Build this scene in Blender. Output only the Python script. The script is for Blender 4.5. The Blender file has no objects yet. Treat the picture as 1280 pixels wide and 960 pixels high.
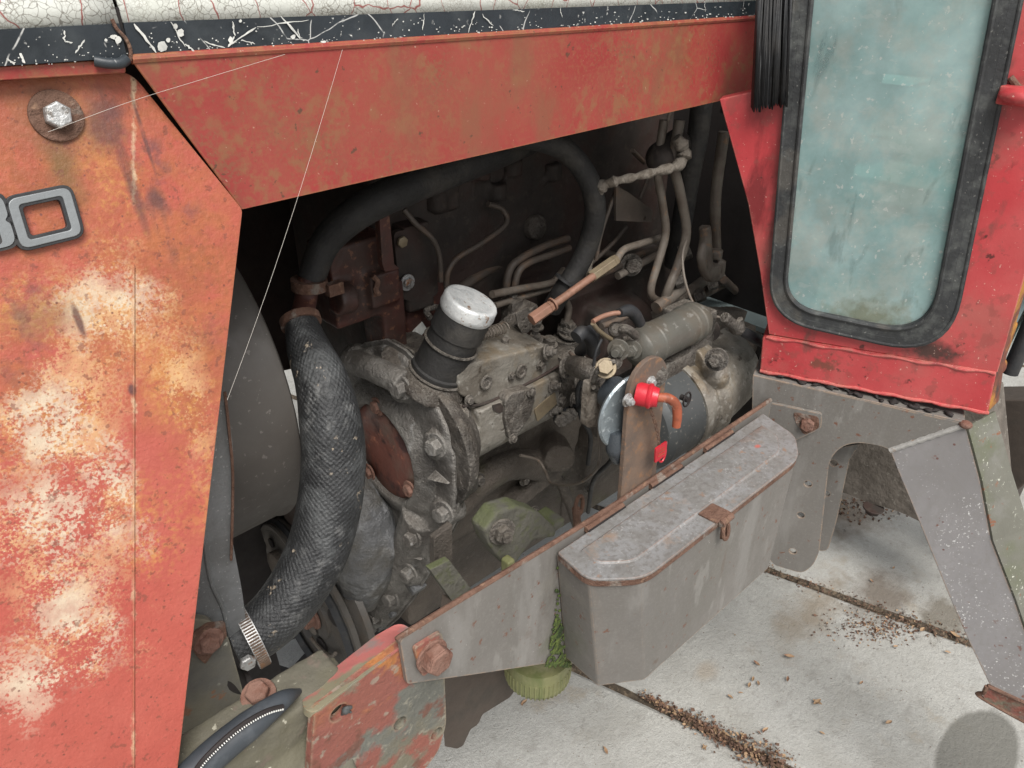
import bpy, bmesh, math, random
from mathutils import Vector as V, Matrix, noise
from mathutils.geometry import tessellate_polygon
random.seed(7)
sc = bpy.context.scene
# ---------------------------------------------------------------- camera
CAMZ = 1.5
FPX = 962.0
PITCH = math.radians(30.0); HEAD = math.radians(47.0)   # heading measured from +X towards +Y
RGT = V((math.sin(HEAD), -math.cos(HEAD), 0))
FWD = V((math.cos(HEAD)*math.cos(PITCH), math.sin(HEAD)*math.cos(PITCH), -math.sin(PITCH)))
UP = RGT.cross(FWD)
CAM = V((0, 0, CAMZ))
cd = bpy.data.cameras.new('camera'); cam = bpy.data.objects.new('camera', cd)
sc.collection.objects.link(cam); sc.camera = cam
cam.matrix_world = Matrix((( RGT.x, UP.x, -FWD.x, CAM.x), (RGT.y, UP.y, -FWD.y, CAM.y), (RGT.z, UP.z, -FWD.z, CAM.z), (0,0,0,1)))
cd.sensor_width = 36.0; cd.lens = 36.0*FPX/1280.0
cd.clip_start = 0.02; cd.clip_end = 600
cd.dof.use_dof = False
# ---------------------------------------------------------------- light
w = bpy.data.worlds.new('World'); sc.world = w; w.use_nodes = True
wn = w.node_tree; bgn = wn.nodes['Background']
sky = wn.nodes.new('ShaderNodeTexSky'); sky.sky_type = 'NISHITA'; sky.sun_disc = False
SUN_EL = math.radians(56); SUN_AZ = math.radians(205)      # compass angle from +Y clockwise
sky.sun_elevation = SUN_EL; sky.sun_rotation = SUN_AZ
sky.air_density = 1.0; sky.dust_density = 3.0; sky.ozone_density = 1.0
hs = wn.nodes.new('ShaderNodeHueSaturation'); hs.inputs['Saturation'].default_value = 0.25
wn.links.new(sky.outputs[0], hs.inputs['Color']); wn.links.new(hs.outputs[0], bgn.inputs['Color'])
bgn.inputs['Strength'].default_value = 0.115
sl = bpy.data.lights.new('sun', 'SUN'); sl.energy = 3.0; sl.angle = math.radians(30); sl.color = (1.0, 0.97, 0.93)
so = bpy.data.objects.new('sun', sl); sc.collection.objects.link(so)
sd = V((math.sin(SUN_AZ)*math.cos(SUN_EL), math.cos(SUN_AZ)*math.cos(SUN_EL), math.sin(SUN_EL)))
so.rotation_euler = sd.to_track_quat('Z', 'Y').to_euler(); so.location = (0, 0, 5)
sc.view_settings.view_transform = 'Standard'; sc.view_settings.look = 'None'
sc.view_settings.exposure = 0.31; sc.view_settings.gamma = 1.0
# ---------------------------------------------------------------- pixel -> world
def ray(px, py): return RGT*(px-640)+UP*(480-py)+FWD*FPX
def W(px, py, Y): r = ray(px, py); return CAM + r*(Y/r.y)
def WX(px, py, X): r = ray(px, py); return CAM + r*(X/r.x)
def WZ(px, py, z): r = ray(px, py); return CAM + r*((z-CAMZ)/r.z)     # z = world height
def WP(px, py, p, n): r = ray(px, py); return CAM + r*((p-CAM).dot(n)/r.dot(n))
def PX(p): d = p-CAM; f = d.dot(FWD); return (640+d.dot(RGT)/f*FPX, 480-d.dot(UP)/f*FPX)
def M(p, rpx): return rpx*(p-CAM).dot(FWD)/FPX        # pixels -> metres at a point
# ---------------------------------------------------------------- materials
class NT:
    def __init__(s, name):
        s.m = bpy.data.materials.new(name); s.m.use_nodes = True; s.t = s.m.node_tree
        s.t.nodes.clear(); s.out = s.n('ShaderNodeOutputMaterial'); s.geo = s.n('ShaderNodeNewGeometry')
        s.pos = s.geo.outputs['Position']; s.nrm = s.geo.outputs['Normal']
    def n(s, t, **k):
        x = s.t.nodes.new(t)
        for a, b in k.items(): setattr(x, a, b)
        return x
    def l(s, a, b): s.t.links.new(a, b)
    def setin(s, sock, v):
        if hasattr(v, 'links') or isinstance(v, bpy.types.NodeSocket): s.l(v, sock)
        else: sock.default_value = v
    def math(s, op, a, b=0.0, clamp=False):
        x = s.n('ShaderNodeMath', operation=op, use_clamp=clamp); s.setin(x.inputs[0], a); s.setin(x.inputs[1], b); return x.outputs[0]
    def mapr(s, v, lo, hi, a=0.0, b=1.0):
        x = s.n('ShaderNodeMapRange'); s.setin(x.inputs[0], v); x.inputs[1].default_value = lo; x.inputs[2].default_value = hi
        x.inputs[3].default_value = a; x.inputs[4].default_value = b; return x.outputs[0]
    def vec(s, st=(1,1,1), off=(0,0,0), src=None):
        x = s.n('ShaderNodeMapping'); s.l(src or s.pos, x.inputs[0]); x.inputs['Scale'].default_value = st; x.inputs['Location'].default_value = off; return x.outputs[0]
    def noise(s, sc_, d=4, st=(1,1,1), off=(0,0,0), dist=0.0, rough=0.6, src=None):
        x = s.n('ShaderNodeTexNoise'); s.l(s.vec(st, off, src), x.inputs['Vector']); x.inputs['Scale'].default_value = sc_
        x.inputs['Detail'].default_value = d; x.inputs['Distortion'].default_value = dist; x.inputs['Roughness'].default_value = rough; return x.outputs[0]
    def vor(s, sc_, feat='DISTANCE_TO_EDGE', off=(0,0,0), warp=0.0, st=(1,1,1), wsc=20):
        src = s.vec(st, off)
        if warp:
            nn = s.n('ShaderNodeTexNoise'); s.l(s.pos, nn.inputs['Vector']); nn.inputs['Scale'].default_value = wsc; nn.inputs['Detail'].default_value = 3
            a = s.n('ShaderNodeVectorMath', operation='SCALE'); s.l(nn.outputs['Color'], a.inputs[0]); a.inputs['Scale'].default_value = warp
            b = s.n('ShaderNodeVectorMath', operation='ADD'); s.l(src, b.inputs[0]); s.l(a.outputs[0], b.inputs[1]); src = b.outputs[0]
        x = s.n('ShaderNodeTexVoronoi', feature=feat); s.l(src, x.inputs['Vector']); x.inputs['Scale'].default_value = sc_; return x.outputs['Distance']
    def mix(s, f, a, b):
        x = s.n('ShaderNodeMix', data_type='RGBA'); s.setin(x.inputs[0], f)
        s.setin(x.inputs[6], a if not isinstance(a, tuple) else (*a, 1) if len(a) == 3 else a)
        s.setin(x.inputs[7], b if not isinstance(b, tuple) else (*b, 1) if len(b) == 3 else b); return x.outputs[2]
    def spot(s, c, r, amp=0.5, nsc=30, soft=0.35):
        # soft blob of its own at a world place, ragged edge
        x = s.n('ShaderNodeVectorMath', operation='SUBTRACT'); s.l(s.pos, x.inputs[0]); x.inputs[1].default_value = c
        y = s.n('ShaderNodeVectorMath', operation='DIVIDE'); s.l(x.outputs[0], y.inputs[0]); y.inputs[1].default_value = r
        z = s.n('ShaderNodeVectorMath', operation='LENGTH'); s.l(y.outputs[0], z.inputs[0])
        nz = s.noise(nsc, 5); v = s.math('ADD', z.outputs['Value'], s.math('MULTIPLY', s.math('SUBTRACT', nz, 0.5), amp*3))
        return s.mapr(v, 1.0, 1.0-soft)
LN = 0
def mat(name, base, rough=0.6, metal=0.0, layers=(), bump=((60, .3),), var=0.25, vs=14, edge=None, spec=0.5, coat=0, bd=0.004, weave=0):
    global LN
    t = NT(name); LN += 1; o = (LN*1.7, LN*2.3, LN*.9)
    n0 = t.noise(vs, 6, off=o)
    col = t.mix(t.mapr(n0, .3, .7), tuple(c*(1-var) for c in base), tuple(min(1, c*(1+var)) for c in base))
    rg = t.mapr(t.noise(vs*2.5, 4, off=o), .3, .7, max(.05, rough-.12), min(1, rough+.12))
    mt = metal; hh = None
    for i, L in enumerate(layers):
        off = (o[0]+i*3.1, o[1]-i*1.9, o[2]+i*2.7)
        k = L.get('k', 'n')
        if k == 'n': m = t.mapr(t.noise(L.get('s', 20), L.get('d', 6), L.get('st', (1,1,1)), off, L.get('dist', 0), L.get('nr', .6)), L.get('lo', .5), L.get('hi', .6))
        elif k == 'v': m = t.mapr(t.vor(L['s'], off=off, warp=L.get('warp', .02), st=L.get('st', (1,1,1)), wsc=L.get('wsc', 20)), L.get('w', .03), L.get('w', .03)*.3)
        elif k == 'dot': m = t.mapr(t.vor(L['s'], 'F1', off=off, st=L.get('st', (1,1,1))), L.get('w', .2), L.get('w', .2)*.6)
        elif k == 'spot': m = t.spot(L['c'], L['r'], L.get('amp', .5), L.get('ns', 30), L.get('soft', .35))
        elif k == 'all': m = 1.0
        elif k == 'line':     # a worn line on a fold
            x = t.n('ShaderNodeVectorMath', operation='SUBTRACT'); t.l(t.pos, x.inputs[0]); x.inputs[1].default_value = L['p']
            y = t.n('ShaderNodeVectorMath', operation='DOT_PRODUCT'); t.l(x.outputs[0], y.inputs[0]); y.inputs[1].default_value = L['nv']
            v = t.math('ADD', t.math('ABSOLUTE', y.outputs['Value']), t.math('MULTIPLY', t.math('SUBTRACT', t.noise(L['s'], 4, off=off), .5), L['w']*4)); m = t.mapr(v, L['w'], 0)
        elif k == 'grain':    # fine grain whose density follows a coarse pattern
            v = t.noise(L['s'], L.get('d', 3), L.get('st', (1,1,1)), off)
            big = t.math('SUBTRACT', t.noise(L['s2'], 5, (1,1,1), (off[1], off[2], off[0])), .5)
            if 'sp' in L:
                sp = None
                for q in L['sp']:
                    a = t.spot(q[0], q[1], q[2] if len(q) > 2 else .5, 18, .8); sp = a if sp is None else t.math('MAXIMUM', sp, a)
                big = t.math('ADD', big, t.math('MULTIPLY', sp, L.get('ws', .2)))
            v = t.math('ADD', v, t.math('MULTIPLY', big, L.get('w', .8))); m = t.mapr(v, L['lo'], L['hi'])
        if 'g' in L:
            g = L['g']; m = t.math('MULTIPLY', m, t.mapr(t.noise(g[0], 4, g[3] if len(g) > 3 else (1,1,1), (off[2], off[0], off[1])), g[1], g[2]))
        if 'sp' in L and k != 'grain':
            mm = None
            for q in L['sp']:
                a = t.spot(q[0], q[1], q[2] if len(q) > 2 else .5, 25, .6); mm = a if mm is None else t.math('MAXIMUM', mm, a)
            m = t.math('MULTIPLY', m, mm)
        if 'gate' in L:
            m = t.math('MULTIPLY', m, sp)
        if 'up' in L:
            sx = t.n('ShaderNodeSeparateXYZ'); t.l(t.nrm, sx.inputs[0]); m = t.math('MULTIPLY', m, t.mapr(sx.outputs['Z'], *L['up']))
        if 'ax' in L:
            sx = t.n('ShaderNodeSeparateXYZ'); t.l(t.pos, sx.inputs[0]); m = t.math('MULTIPLY', m, t.mapr(sx.outputs[L['ax'][0]], L['ax'][1], L['ax'][2]))
        m = t.math('MULTIPLY', m, L.get('a', 1.0))
        col = t.mix(m, col, L['c2'] if 'c2' in L else L['c'] if k != 'spot' else L['col'])
        if 'ro' in L:
            x = t.n('ShaderNodeMix', data_type='FLOAT'); t.setin(x.inputs[0], m); t.setin(x.inputs[2], rg); x.inputs[3].default_value = L['ro']; rg = x.outputs[0]
        if 'm' in L:
            x = t.n('ShaderNodeMix', data_type='FLOAT'); t.setin(x.inputs[0], m); t.setin(x.inputs[2], mt); x.inputs[3].default_value = L['m']; mt = x.outputs[0]
        if 'h' in L:
            q = t.math('MULTIPLY', m, L['h']); hh = q if hh is None else t.math('ADD', hh, q)
    if edge:   # worn edges: where the rounded normal leaves the true one
        bv = t.n('ShaderNodeBevel'); bv.samples = 4; bv.inputs['Radius'].default_value = edge[1]
        dt = t.n('ShaderNodeVectorMath', operation='DOT_PRODUCT'); t.l(bv.outputs[0], dt.inputs[0]); t.l(t.geo.outputs['True Normal'], dt.inputs[1])
        e = t.mapr(dt.outputs['Value'], .995, .93)
        e = t.math('MULTIPLY', e, t.mapr(t.noise(edge[3] if len(edge) > 3 else 90, 4, off=o), .38, .52)); e = t.math('MULTIPLY', e, edge[2]); col = t.mix(e, col, edge[0])
    b = t.n('ShaderNodeBsdfPrincipled'); t.l(col, b.inputs['Base Color']); t.setin(b.inputs['Roughness'], rg); t.setin(b.inputs['Metallic'], mt)
    b.inputs['Specular IOR Level'].default_value = spec; b.inputs['Coat Weight'].default_value = coat; b.inputs['Coat Roughness'].default_value = .25
    nv = None
    for (bs, st_, *rest) in bump:
        h = t.noise(bs, 5, rest[0] if rest else (1,1,1), o); bp = t.n('ShaderNodeBump'); bp.inputs['Strength'].default_value = st_; bp.inputs['Distance'].default_value = bd
        t.l(h, bp.inputs['Height'])
        if nv: t.l(nv, bp.inputs['Normal'])
        nv = bp.outputs[0]
    if weave:
        um = t.n('ShaderNodeUVMap'); sx = t.n('ShaderNodeSeparateXYZ'); t.l(um.outputs[0], sx.inputs[0])
        u_ = t.math('ADD', t.math('MULTIPLY', sx.outputs[0], weave*6.2832), t.math('MULTIPLY', t.noise(9, 2), 1.2)); v_ = t.math('MULTIPLY', sx.outputs[1], 6.2832)
        wv = t.math('ADD', t.math('SINE', t.math('ADD', u_, v_)), t.math('SINE', t.math('SUBTRACT', u_, v_)))
        bp = t.n('ShaderNodeBump'); bp.inputs['Strength'].default_value = .5; bp.inputs['Distance'].default_value = .00035; t.l(wv, bp.inputs['Height'])
        if nv: t.l(nv, bp.inputs['Normal'])
        nv = bp.outputs[0]
    if hh is not None:
        bp = t.n('ShaderNodeBump'); bp.inputs['Strength'].default_value = .6; bp.inputs['Distance'].default_value = .003; t.l(hh, bp.inputs['Height'])
        if nv: t.l(nv, bp.inputs['Normal'])
        nv = bp.outputs[0]
    if nv: t.l(nv, b.inputs['Normal'])
    t.l(b.outputs[0], t.out.inputs[0]); return t.m
# ---------------------------------------------------------------- mesh helpers
ROOT = None
def frame(ax):
    ax = ax.normalized(); a = V((0,0,1)) if abs(ax.z) < .9 else V((1,0,0)); u = ax.cross(a).normalized(); return u, ax.cross(u).normalized(), ax
class MB:
    def __init__(s): s.b = bmesh.new()
    def plate(s, outer, ext, holes=()):
        polys = [list(outer)]+[list(h) for h in holes]; flat = [p for q in polys for p in q]
        A = [s.b.verts.new(p) for p in flat]; B = [s.b.verts.new(p+ext) for p in flat]; fs = []; es = []; k = 0
        for q in polys:
            n = len(q); es += [s.b.edges.new((A[k+i], A[k+(i+1) % n])) for i in range(n)]; k += n
        idx = {v: i for i, v in enumerate(A)}
        r = bmesh.ops.triangle_fill(s.b, use_beauty=True, use_dissolve=False, edges=es, normal=ext.normalized())
        ff_ = [f for f in r['geom'] if isinstance(f, bmesh.types.BMFace)]; fs += ff_
        for f in ff_: fs.append(s.b.faces.new([B[idx[v]] for v in reversed(f.verts)]))
        k = 0
        for q in polys:
            n = len(q)
            for i in range(n):
                j = (i+1) % n
                try: fs.append(s.b.faces.new([A[k+i], A[k+j], B[k+j], B[k+i]]))
                except ValueError: pass
            k += n
        bmesh.ops.recalc_face_normals(s.b, faces=fs); return s
    def loft(s, a, b_, mid=None):
        n = len(a); A = [s.b.verts.new(p) for p in a]; B = [s.b.verts.new(p) for p in b_]; fs = [s.b.faces.new(A), s.b.faces.new(list(reversed(B)))]
        for i in range(n): fs.append(s.b.faces.new([A[i], B[i], B[(i+1) % n], A[(i+1) % n]]))
        bmesh.ops.recalc_face_normals(s.b, faces=fs); return s
    def box(s, c, size, rot=None):
        m = Matrix.Translation(c) @ (rot.to_4x4() if rot else Matrix()) @ Matrix.Diagonal((*size, 1)); bmesh.ops.create_cube(s.b, size=1, matrix=m); return s
    def lathe(s, p, ax, prof, n=32, cap=True):
        u, v, ax = frame(ax); rings = []; fs = []
        for (t, r) in prof:
            rings.append([s.b.verts.new(p+ax*t+(u*math.cos(a)+v*math.sin(a))*max(r, 1e-5)) for a in [2*math.pi*i/n for i in range(n)]])
        for A, B in zip(rings, rings[1:]):
            for i in range(n): fs.append(s.b.faces.new([A[i], A[(i+1) % n], B[(i+1) % n], B[i]]))
        if cap: fs.append(s.b.faces.new(list(reversed(rings[0])))); fs.append(s.b.faces.new(rings[-1]))
        bmesh.ops.recalc_face_normals(s.b, faces=fs); return s
    def cyl(s, a, b_, r, n=20, r2=None):
        d = b_-a; return s.lathe(a, d, [(0, r), (d.length, r2 if r2 is not None else r)], n)
    def hexa(s, p, ax, r, h, rot=0.2):
        u, v, ax = frame(ax); ring = lambda t, rr: [p+ax*t+(u*math.cos(a)+v*math.sin(a))*rr for a in [rot+math.pi/3*i for i in range(6)]]
        s.loft(ring(0, r), ring(h*.85, r)); s.loft(ring(h*.85, r), ring(h, r*.86)); return s
    def tube(s, pts, r, n=12, res=6, cap=True, raw=False, fn=None, uv=None):
        rr = r if isinstance(r, (list, tuple)) else [r]*len(pts); P = []; R = []
        if raw: P, R = list(pts), list(rr)
        else:
            q = [pts[0]*2-pts[1]]+list(pts)+[pts[-1]*2-pts[-2]]
            for i in range(1, len(q)-2):
                for k in range(res):
                    t = k/res; a, b_, c, d = q[i-1], q[i], q[i+1], q[i+2]
                    P.append(0.5*((2*b_)+(c-a)*t+(2*a-5*b_+4*c-d)*t*t+(3*b_-a-3*c+d)*t*t*t)); R.append(rr[i-1]*(1-t)+rr[i]*t)
            P.append(pts[-1]); R.append(rr[-1])
        tn = (P[1]-P[0]).normalized(); u, v, _ = frame(tn); rings = []; fs = []
        for i, p in enumerate(P):
            t2 = (P[min(i+1, len(P)-1)]-P[max(i-1, 0)]).normalized(); qd = tn.rotation_difference(t2); u = (qd @ u); v = (qd @ v); tn = t2
            ra = R[i] if not fn else R[i]*fn(i/len(P))
            rings.append([s.b.verts.new(p+(u*math.cos(a)+v*math.sin(a))*ra) for a in [2*math.pi*k/n for k in range(n)]])
        for A, B in zip(rings, rings[1:]):
            for i in range(n): fs.append(s.b.faces.new([A[i], A[(i+1) % n], B[(i+1) % n], B[i]]))
        if cap: fs.append(s.b.faces.new(list(reversed(rings[0])))); fs.append(s.b.faces.new(rings[-1]))
        if uv:
            L = s.b.loops.layers.uv.new('UVMap'); ln = [0]
            for i in range(1, len(P)): ln.append(ln[-1]+(P[i]-P[i-1]).length)
            k = 0
            for i in range(len(rings)-1):
                for j in range(n):
                    f = fs[k]; k += 1
                    for lp, (a, c) in zip(f.loops, ((j, i), (j+1, i), (j+1, i+1), (j, i+1))): lp[L].uv = (a/n, ln[c]*uv)
        bmesh.ops.recalc_face_normals(s.b, faces=fs); return s
    def loop(s, pts, r, n=8):      # closed tube
        N = len(pts); rings = []; fs = []; c = sum(pts, V())/N; nn = sum(((pts[i]-c).cross(pts[(i+1) % N]-c) for i in range(N)), V()).normalized()
        for i in range(N):
            t = (pts[(i+1) % N]-pts[i-1]).normalized(); u = nn.cross(t).normalized()
            rings.append([s.b.verts.new(pts[i]+(u*math.cos(a)+nn*math.sin(a))*r) for a in [2*math.pi*k/n for k in range(n)]])
        for i in range(N):
            A, B = rings[i], rings[(i+1) % N]
            for k in range(n): fs.append(s.b.faces.new([A[k], A[(k+1) % n], B[(k+1) % n], B[k]]))
        bmesh.ops.recalc_face_normals(s.b, faces=fs); return s
    def ball(s, c, r, sub=2):
        rr = r if isinstance(r, (tuple, list)) else (r, r, r)
        bmesh.ops.create_icosphere(s.b, subdivisions=sub, radius=1, matrix=Matrix.Translation(c) @ Matrix.Diagonal((*rr, 1))); return s
    def build(s, name, m, parent=None, label=None, bev=0, cast=0, smooth=40, seg=2, wob=0, sub=0, sm=4, kind=None, cat=None, group=None, loc=None):
        if wob:
            for v in s.b.verts: v.co += noise.noise_vector(v.co*25)*wob
        co = [v.co for v in s.b.verts]
        lo = V([min(c[i] for c in co) for i in range(3)]); hi = V([max(c[i] for c in co) for i in range(3)]); c = loc or (lo+hi)/2
        for v in s.b.verts: v.co -= c
        for f in s.b.faces: f.smooth = True
        s.b.normal_update(); la = math.radians(smooth)
        if not cast:
            for e in s.b.edges:
                if len(e.link_faces) == 2 and e.calc_face_angle(0) > la: e.smooth = False
        me = bpy.data.meshes.new(name); s.b.to_mesh(me); s.b.free()
        o = bpy.data.objects.new(name, me); sc.collection.objects.link(o); me.materials.append(m)
        if parent is not None:
            o.parent = parent; o.location = c-WL[parent.name]
        else: o.location = c
        WL[o.name] = c.copy()
        if cast:
            r = o.modifiers.new('r', 'REMESH'); r.mode = 'VOXEL'; r.voxel_size = cast; r.use_smooth_shade = True
            q = o.modifiers.new('s', 'SMOOTH'); q.iterations = sm; q.factor = .5
            if wob or sub:
                tx = bpy.data.textures.get('lumps') or bpy.data.textures.new('lumps', 'CLOUDS'); tx.noise_scale = .02
                d = o.modifiers.new('d', 'DISPLACE'); d.texture = tx; d.strength = sub or .002; d.texture_coords = 'GLOBAL'
        elif bev:
            b = o.modifiers.new('b', 'BEVEL'); b.width = bev; b.segments = seg; b.limit_method = 'ANGLE'; b.angle_limit = math.radians(35); b.harden_normals = True
        if label: o['label'] = label
        if kind: o['kind'] = kind
        if cat: o['category'] = cat
        if group: o['group'] = group
        return o
WL = {}
def circ(c, ax, r, n=16, sq=1.0):
    u, v, _ = frame(ax); return [c+(u*math.cos(a)+v*math.sin(a)*sq)*r for a in [2*math.pi*i/n for i in range(n)]]
def rnd(pts, r, k=5):     # round the corners of a planar polygon; r may be list
    out = []; n = len(pts); rs = r if isinstance(r, (list, tuple)) else [r]*n
    for i in range(n):
        p, a, b_ = pts[i], pts[i-1], pts[(i+1) % n]; rr = rs[i]
        if rr <= 0: out.append(p); continue
        d1 = (a-p); d2 = (b_-p); q = min(rr, d1.length*.49, d2.length*.49); s_ = p+d1.normalized()*q; e = p+d2.normalized()*q
        for j in range(k+1): t = j/k; out.append(s_*(1-t)**2+p*2*t*(1-t)+e*t*t)
    return out
def bolt(p, ax, r, name='bolt', m=None, parent=None, h=None, wash=True, rot=.2, label=None, stud=0):
    b = MB(); h = h or r*1.1; ax = ax.normalized(); q = p
    if wash: b.cyl(p-ax*.001, p+ax*r*.22, r*1.45, 20); q = p+ax*r*.2
    b.hexa(q, ax, r, h, rot)
    if stud: b.cyl(q+ax*h, q+ax*(h+stud), r*.55, 12)
    return b.build(name, m, parent, label=label, bev=r*.08)
# ---------------------------------------------------------------- material library
C = lambda *a: tuple(a)
def P3(px, py, Y): p = W(px, py, Y); return (p.x, p.y, p.z)
RUSTC = (.17,.065,.03)
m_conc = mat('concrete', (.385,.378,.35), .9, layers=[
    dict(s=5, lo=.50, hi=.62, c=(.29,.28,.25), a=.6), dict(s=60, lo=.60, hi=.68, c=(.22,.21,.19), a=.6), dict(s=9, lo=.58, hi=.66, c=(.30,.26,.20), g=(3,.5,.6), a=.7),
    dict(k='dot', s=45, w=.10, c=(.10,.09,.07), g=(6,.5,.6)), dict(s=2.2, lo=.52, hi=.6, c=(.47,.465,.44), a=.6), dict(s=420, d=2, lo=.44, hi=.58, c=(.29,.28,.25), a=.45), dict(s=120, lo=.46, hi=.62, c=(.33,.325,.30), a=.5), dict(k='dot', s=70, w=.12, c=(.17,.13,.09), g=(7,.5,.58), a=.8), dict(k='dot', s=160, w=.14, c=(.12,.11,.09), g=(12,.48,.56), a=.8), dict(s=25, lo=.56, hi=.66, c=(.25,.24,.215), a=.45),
    dict(k='spot', c=tuple(WZ(1222,942,0)), r=(.15,.072,.1), amp=.06, ns=18, soft=.12, col=(.135,.13,.112), a=.85),  # dark oval patch in the slab colour, lower right
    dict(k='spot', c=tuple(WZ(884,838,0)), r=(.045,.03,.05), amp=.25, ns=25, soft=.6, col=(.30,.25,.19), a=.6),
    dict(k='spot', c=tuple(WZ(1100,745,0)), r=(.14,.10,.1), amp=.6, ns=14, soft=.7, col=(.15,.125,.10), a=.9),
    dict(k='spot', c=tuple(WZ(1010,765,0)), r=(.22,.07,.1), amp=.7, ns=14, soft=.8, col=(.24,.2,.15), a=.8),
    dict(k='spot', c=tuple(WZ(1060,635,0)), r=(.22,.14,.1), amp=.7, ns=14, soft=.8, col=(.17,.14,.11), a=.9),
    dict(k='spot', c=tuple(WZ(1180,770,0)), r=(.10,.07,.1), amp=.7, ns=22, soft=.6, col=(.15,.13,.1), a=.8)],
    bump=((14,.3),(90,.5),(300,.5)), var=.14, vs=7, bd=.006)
m_soil = mat('joint_soil', (.06,.045,.03), .95, layers=[dict(s=90, lo=.5, hi=.6, c=(.16,.12,.08))], bump=((120,.9),(400,.6)), var=.5, vs=60)
m_gravel = mat('gravel_ground', (.24,.22,.19), .95, bump=((30,.6),(150,.6)), var=.3)
# salmon side panel: faded paint, rust blush, bare chalky flakes, dark dribbles
PNm = V((0, 1, -.24)).normalized(); PPm = V((.2, .64, CAMZ-.2))
SP = lambda px, py: tuple(WP(px, py, PPm, PNm))
CRD = (V(SP(167,900))-V(SP(167,350))).normalized(); CRN = CRD.cross(PNm).normalized()
UR = [(SP(220,330),(.10,.3,.26),.35),(SP(60,200),(.16,.3,.11),.35),(SP(50,430),(.09,.3,.10),.5)]
m_side = mat('faded_panel_paint', (.41,.080,.058), .5, layers=[
    dict(s=5, lo=.42, hi=.6, c=(.44,.12,.085), a=.7), dict(s=14, lo=.42, hi=.6, c=(.42,.085,.06), a=.5), dict(s=500, lo=.35, hi=.65, c=(.36,.07,.05), a=.4),
    dict(s=8, lo=.38, hi=.60, c=(.41,.145,.058), sp=UR, a=.75),
    dict(s=40, lo=.42, hi=.6, c=(.36,.12,.04), sp=UR, a=.6),
    dict(k='grain', s=160, s2=14, w=1.2, lo=.50, hi=.74, c=(.28,.09,.035), sp=UR, ws=.08, gate=1, a=.7),
    dict(k='grain', s=200, s2=10, w=1.3, lo=.50, hi=.74, c=(.50,.235,.07), sp=[(SP(150,300),(.05,.3,.13),.5),(SP(55,520),(.09,.3,.06),.5),(SP(235,500),(.055,.3,.16),.5),(SP(175,650),(.035,.3,.10),.5),(SP(60,400),(.08,.3,.05),.5)], ws=.06, gate=1, a=.85),
    dict(k='grain', s=420, s2=22, w=1.2, lo=.50, hi=.66, c=(.62,.40,.20), sp=[(SP(60,500),(.10,.3,.09),.7),(SP(140,390),(.06,.3,.06),.7),(SP(80,720),(.07,.3,.12),.6),(SP(120,640),(.05,.3,.08),.6),(SP(230,480),(.03,.3,.10),.6)], ws=.05, gate=1, a=.75),
    dict(k='grain', s=330, s2=24, w=1.3, lo=.52, hi=.64, c=(.60,.50,.37), sp=[(SP(55,520),(.045,.3,.05),.8),(SP(75,650),(.045,.3,.06),.8),(SP(145,395),(.045,.3,.05),.8),(SP(85,770),(.05,.3,.06),.8),(SP(140,610),(.03,.3,.07),.8),(SP(50,850),(.04,.3,.04),.8),(SP(40,680),(.03,.3,.04),.8)], ws=.06, gate=1, a=.9),
    dict(k='line', p=SP(167,640), nv=tuple(CRN), w=.0022, s=150, c=(.62,.47,.30), g=(14,.47,.55), a=.85), dict(s=60, lo=.45, hi=.62, c=(.34,.07,.05), a=.35),
    dict(s=26, lo=.48, hi=.58, c=(.16,.06,.06), g=(8,.46,.56), sp=[(SP(195,270),(.045,.3,.12),.5),(SP(150,130),(.06,.3,.05),.6),(SP(10,360),(.03,.3,.10),.6)], a=.8),
    dict(s=14, lo=.36, hi=.52, st=(3,3,1), c=(.10,.045,.04), sp=[(SP(163,225),(.006,.3,.055),.3),(SP(203,275),(.010,.3,.04),.6),(SP(130,150),(.018,.3,.028),.6),(SP(180,170),(.002,.3,.04),.3)], a=.75),
    dict(k='spot', c=SP(98,400), r=(.0035,.3,.017), amp=.12, ns=60, soft=.5, col=(.10,.045,.045), a=.9), dict(k='spot', c=SP(165,487), r=(.004,.3,.006), amp=.2, ns=60, soft=.5, col=(.10,.045,.045), a=.9),
    dict(k='spot', c=SP(75,205), r=(.015,.3,.04), amp=.4, ns=40, soft=.8, col=(.15,.10,.035), a=.75), dict(k='spot', c=SP(70,150), r=(.034,.3,.034), amp=.25, ns=40, soft=.6, col=(.20,.09,.045), a=.6),
    dict(k='spot', c=SP(60,395), r=(.035,.3,.022), amp=.5, ns=30, soft=.8, col=(.22,.13,.06), a=.5),
    dict(k='dot', s=130, w=.15, c=(.13,.045,.03), g=(30,.50,.58), a=.8), dict(k='dot', s=60, w=.07, c=(.12,.04,.04), g=(20,.48,.56), a=.8),
    dict(s=150, lo=.60, hi=.64, c=(.17,.055,.035), a=.6)],
    bump=((260,.3),(25,.15)), var=.08, vs=10, bd=.003, edge=((.25,.10,.05),.003,.5))
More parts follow.
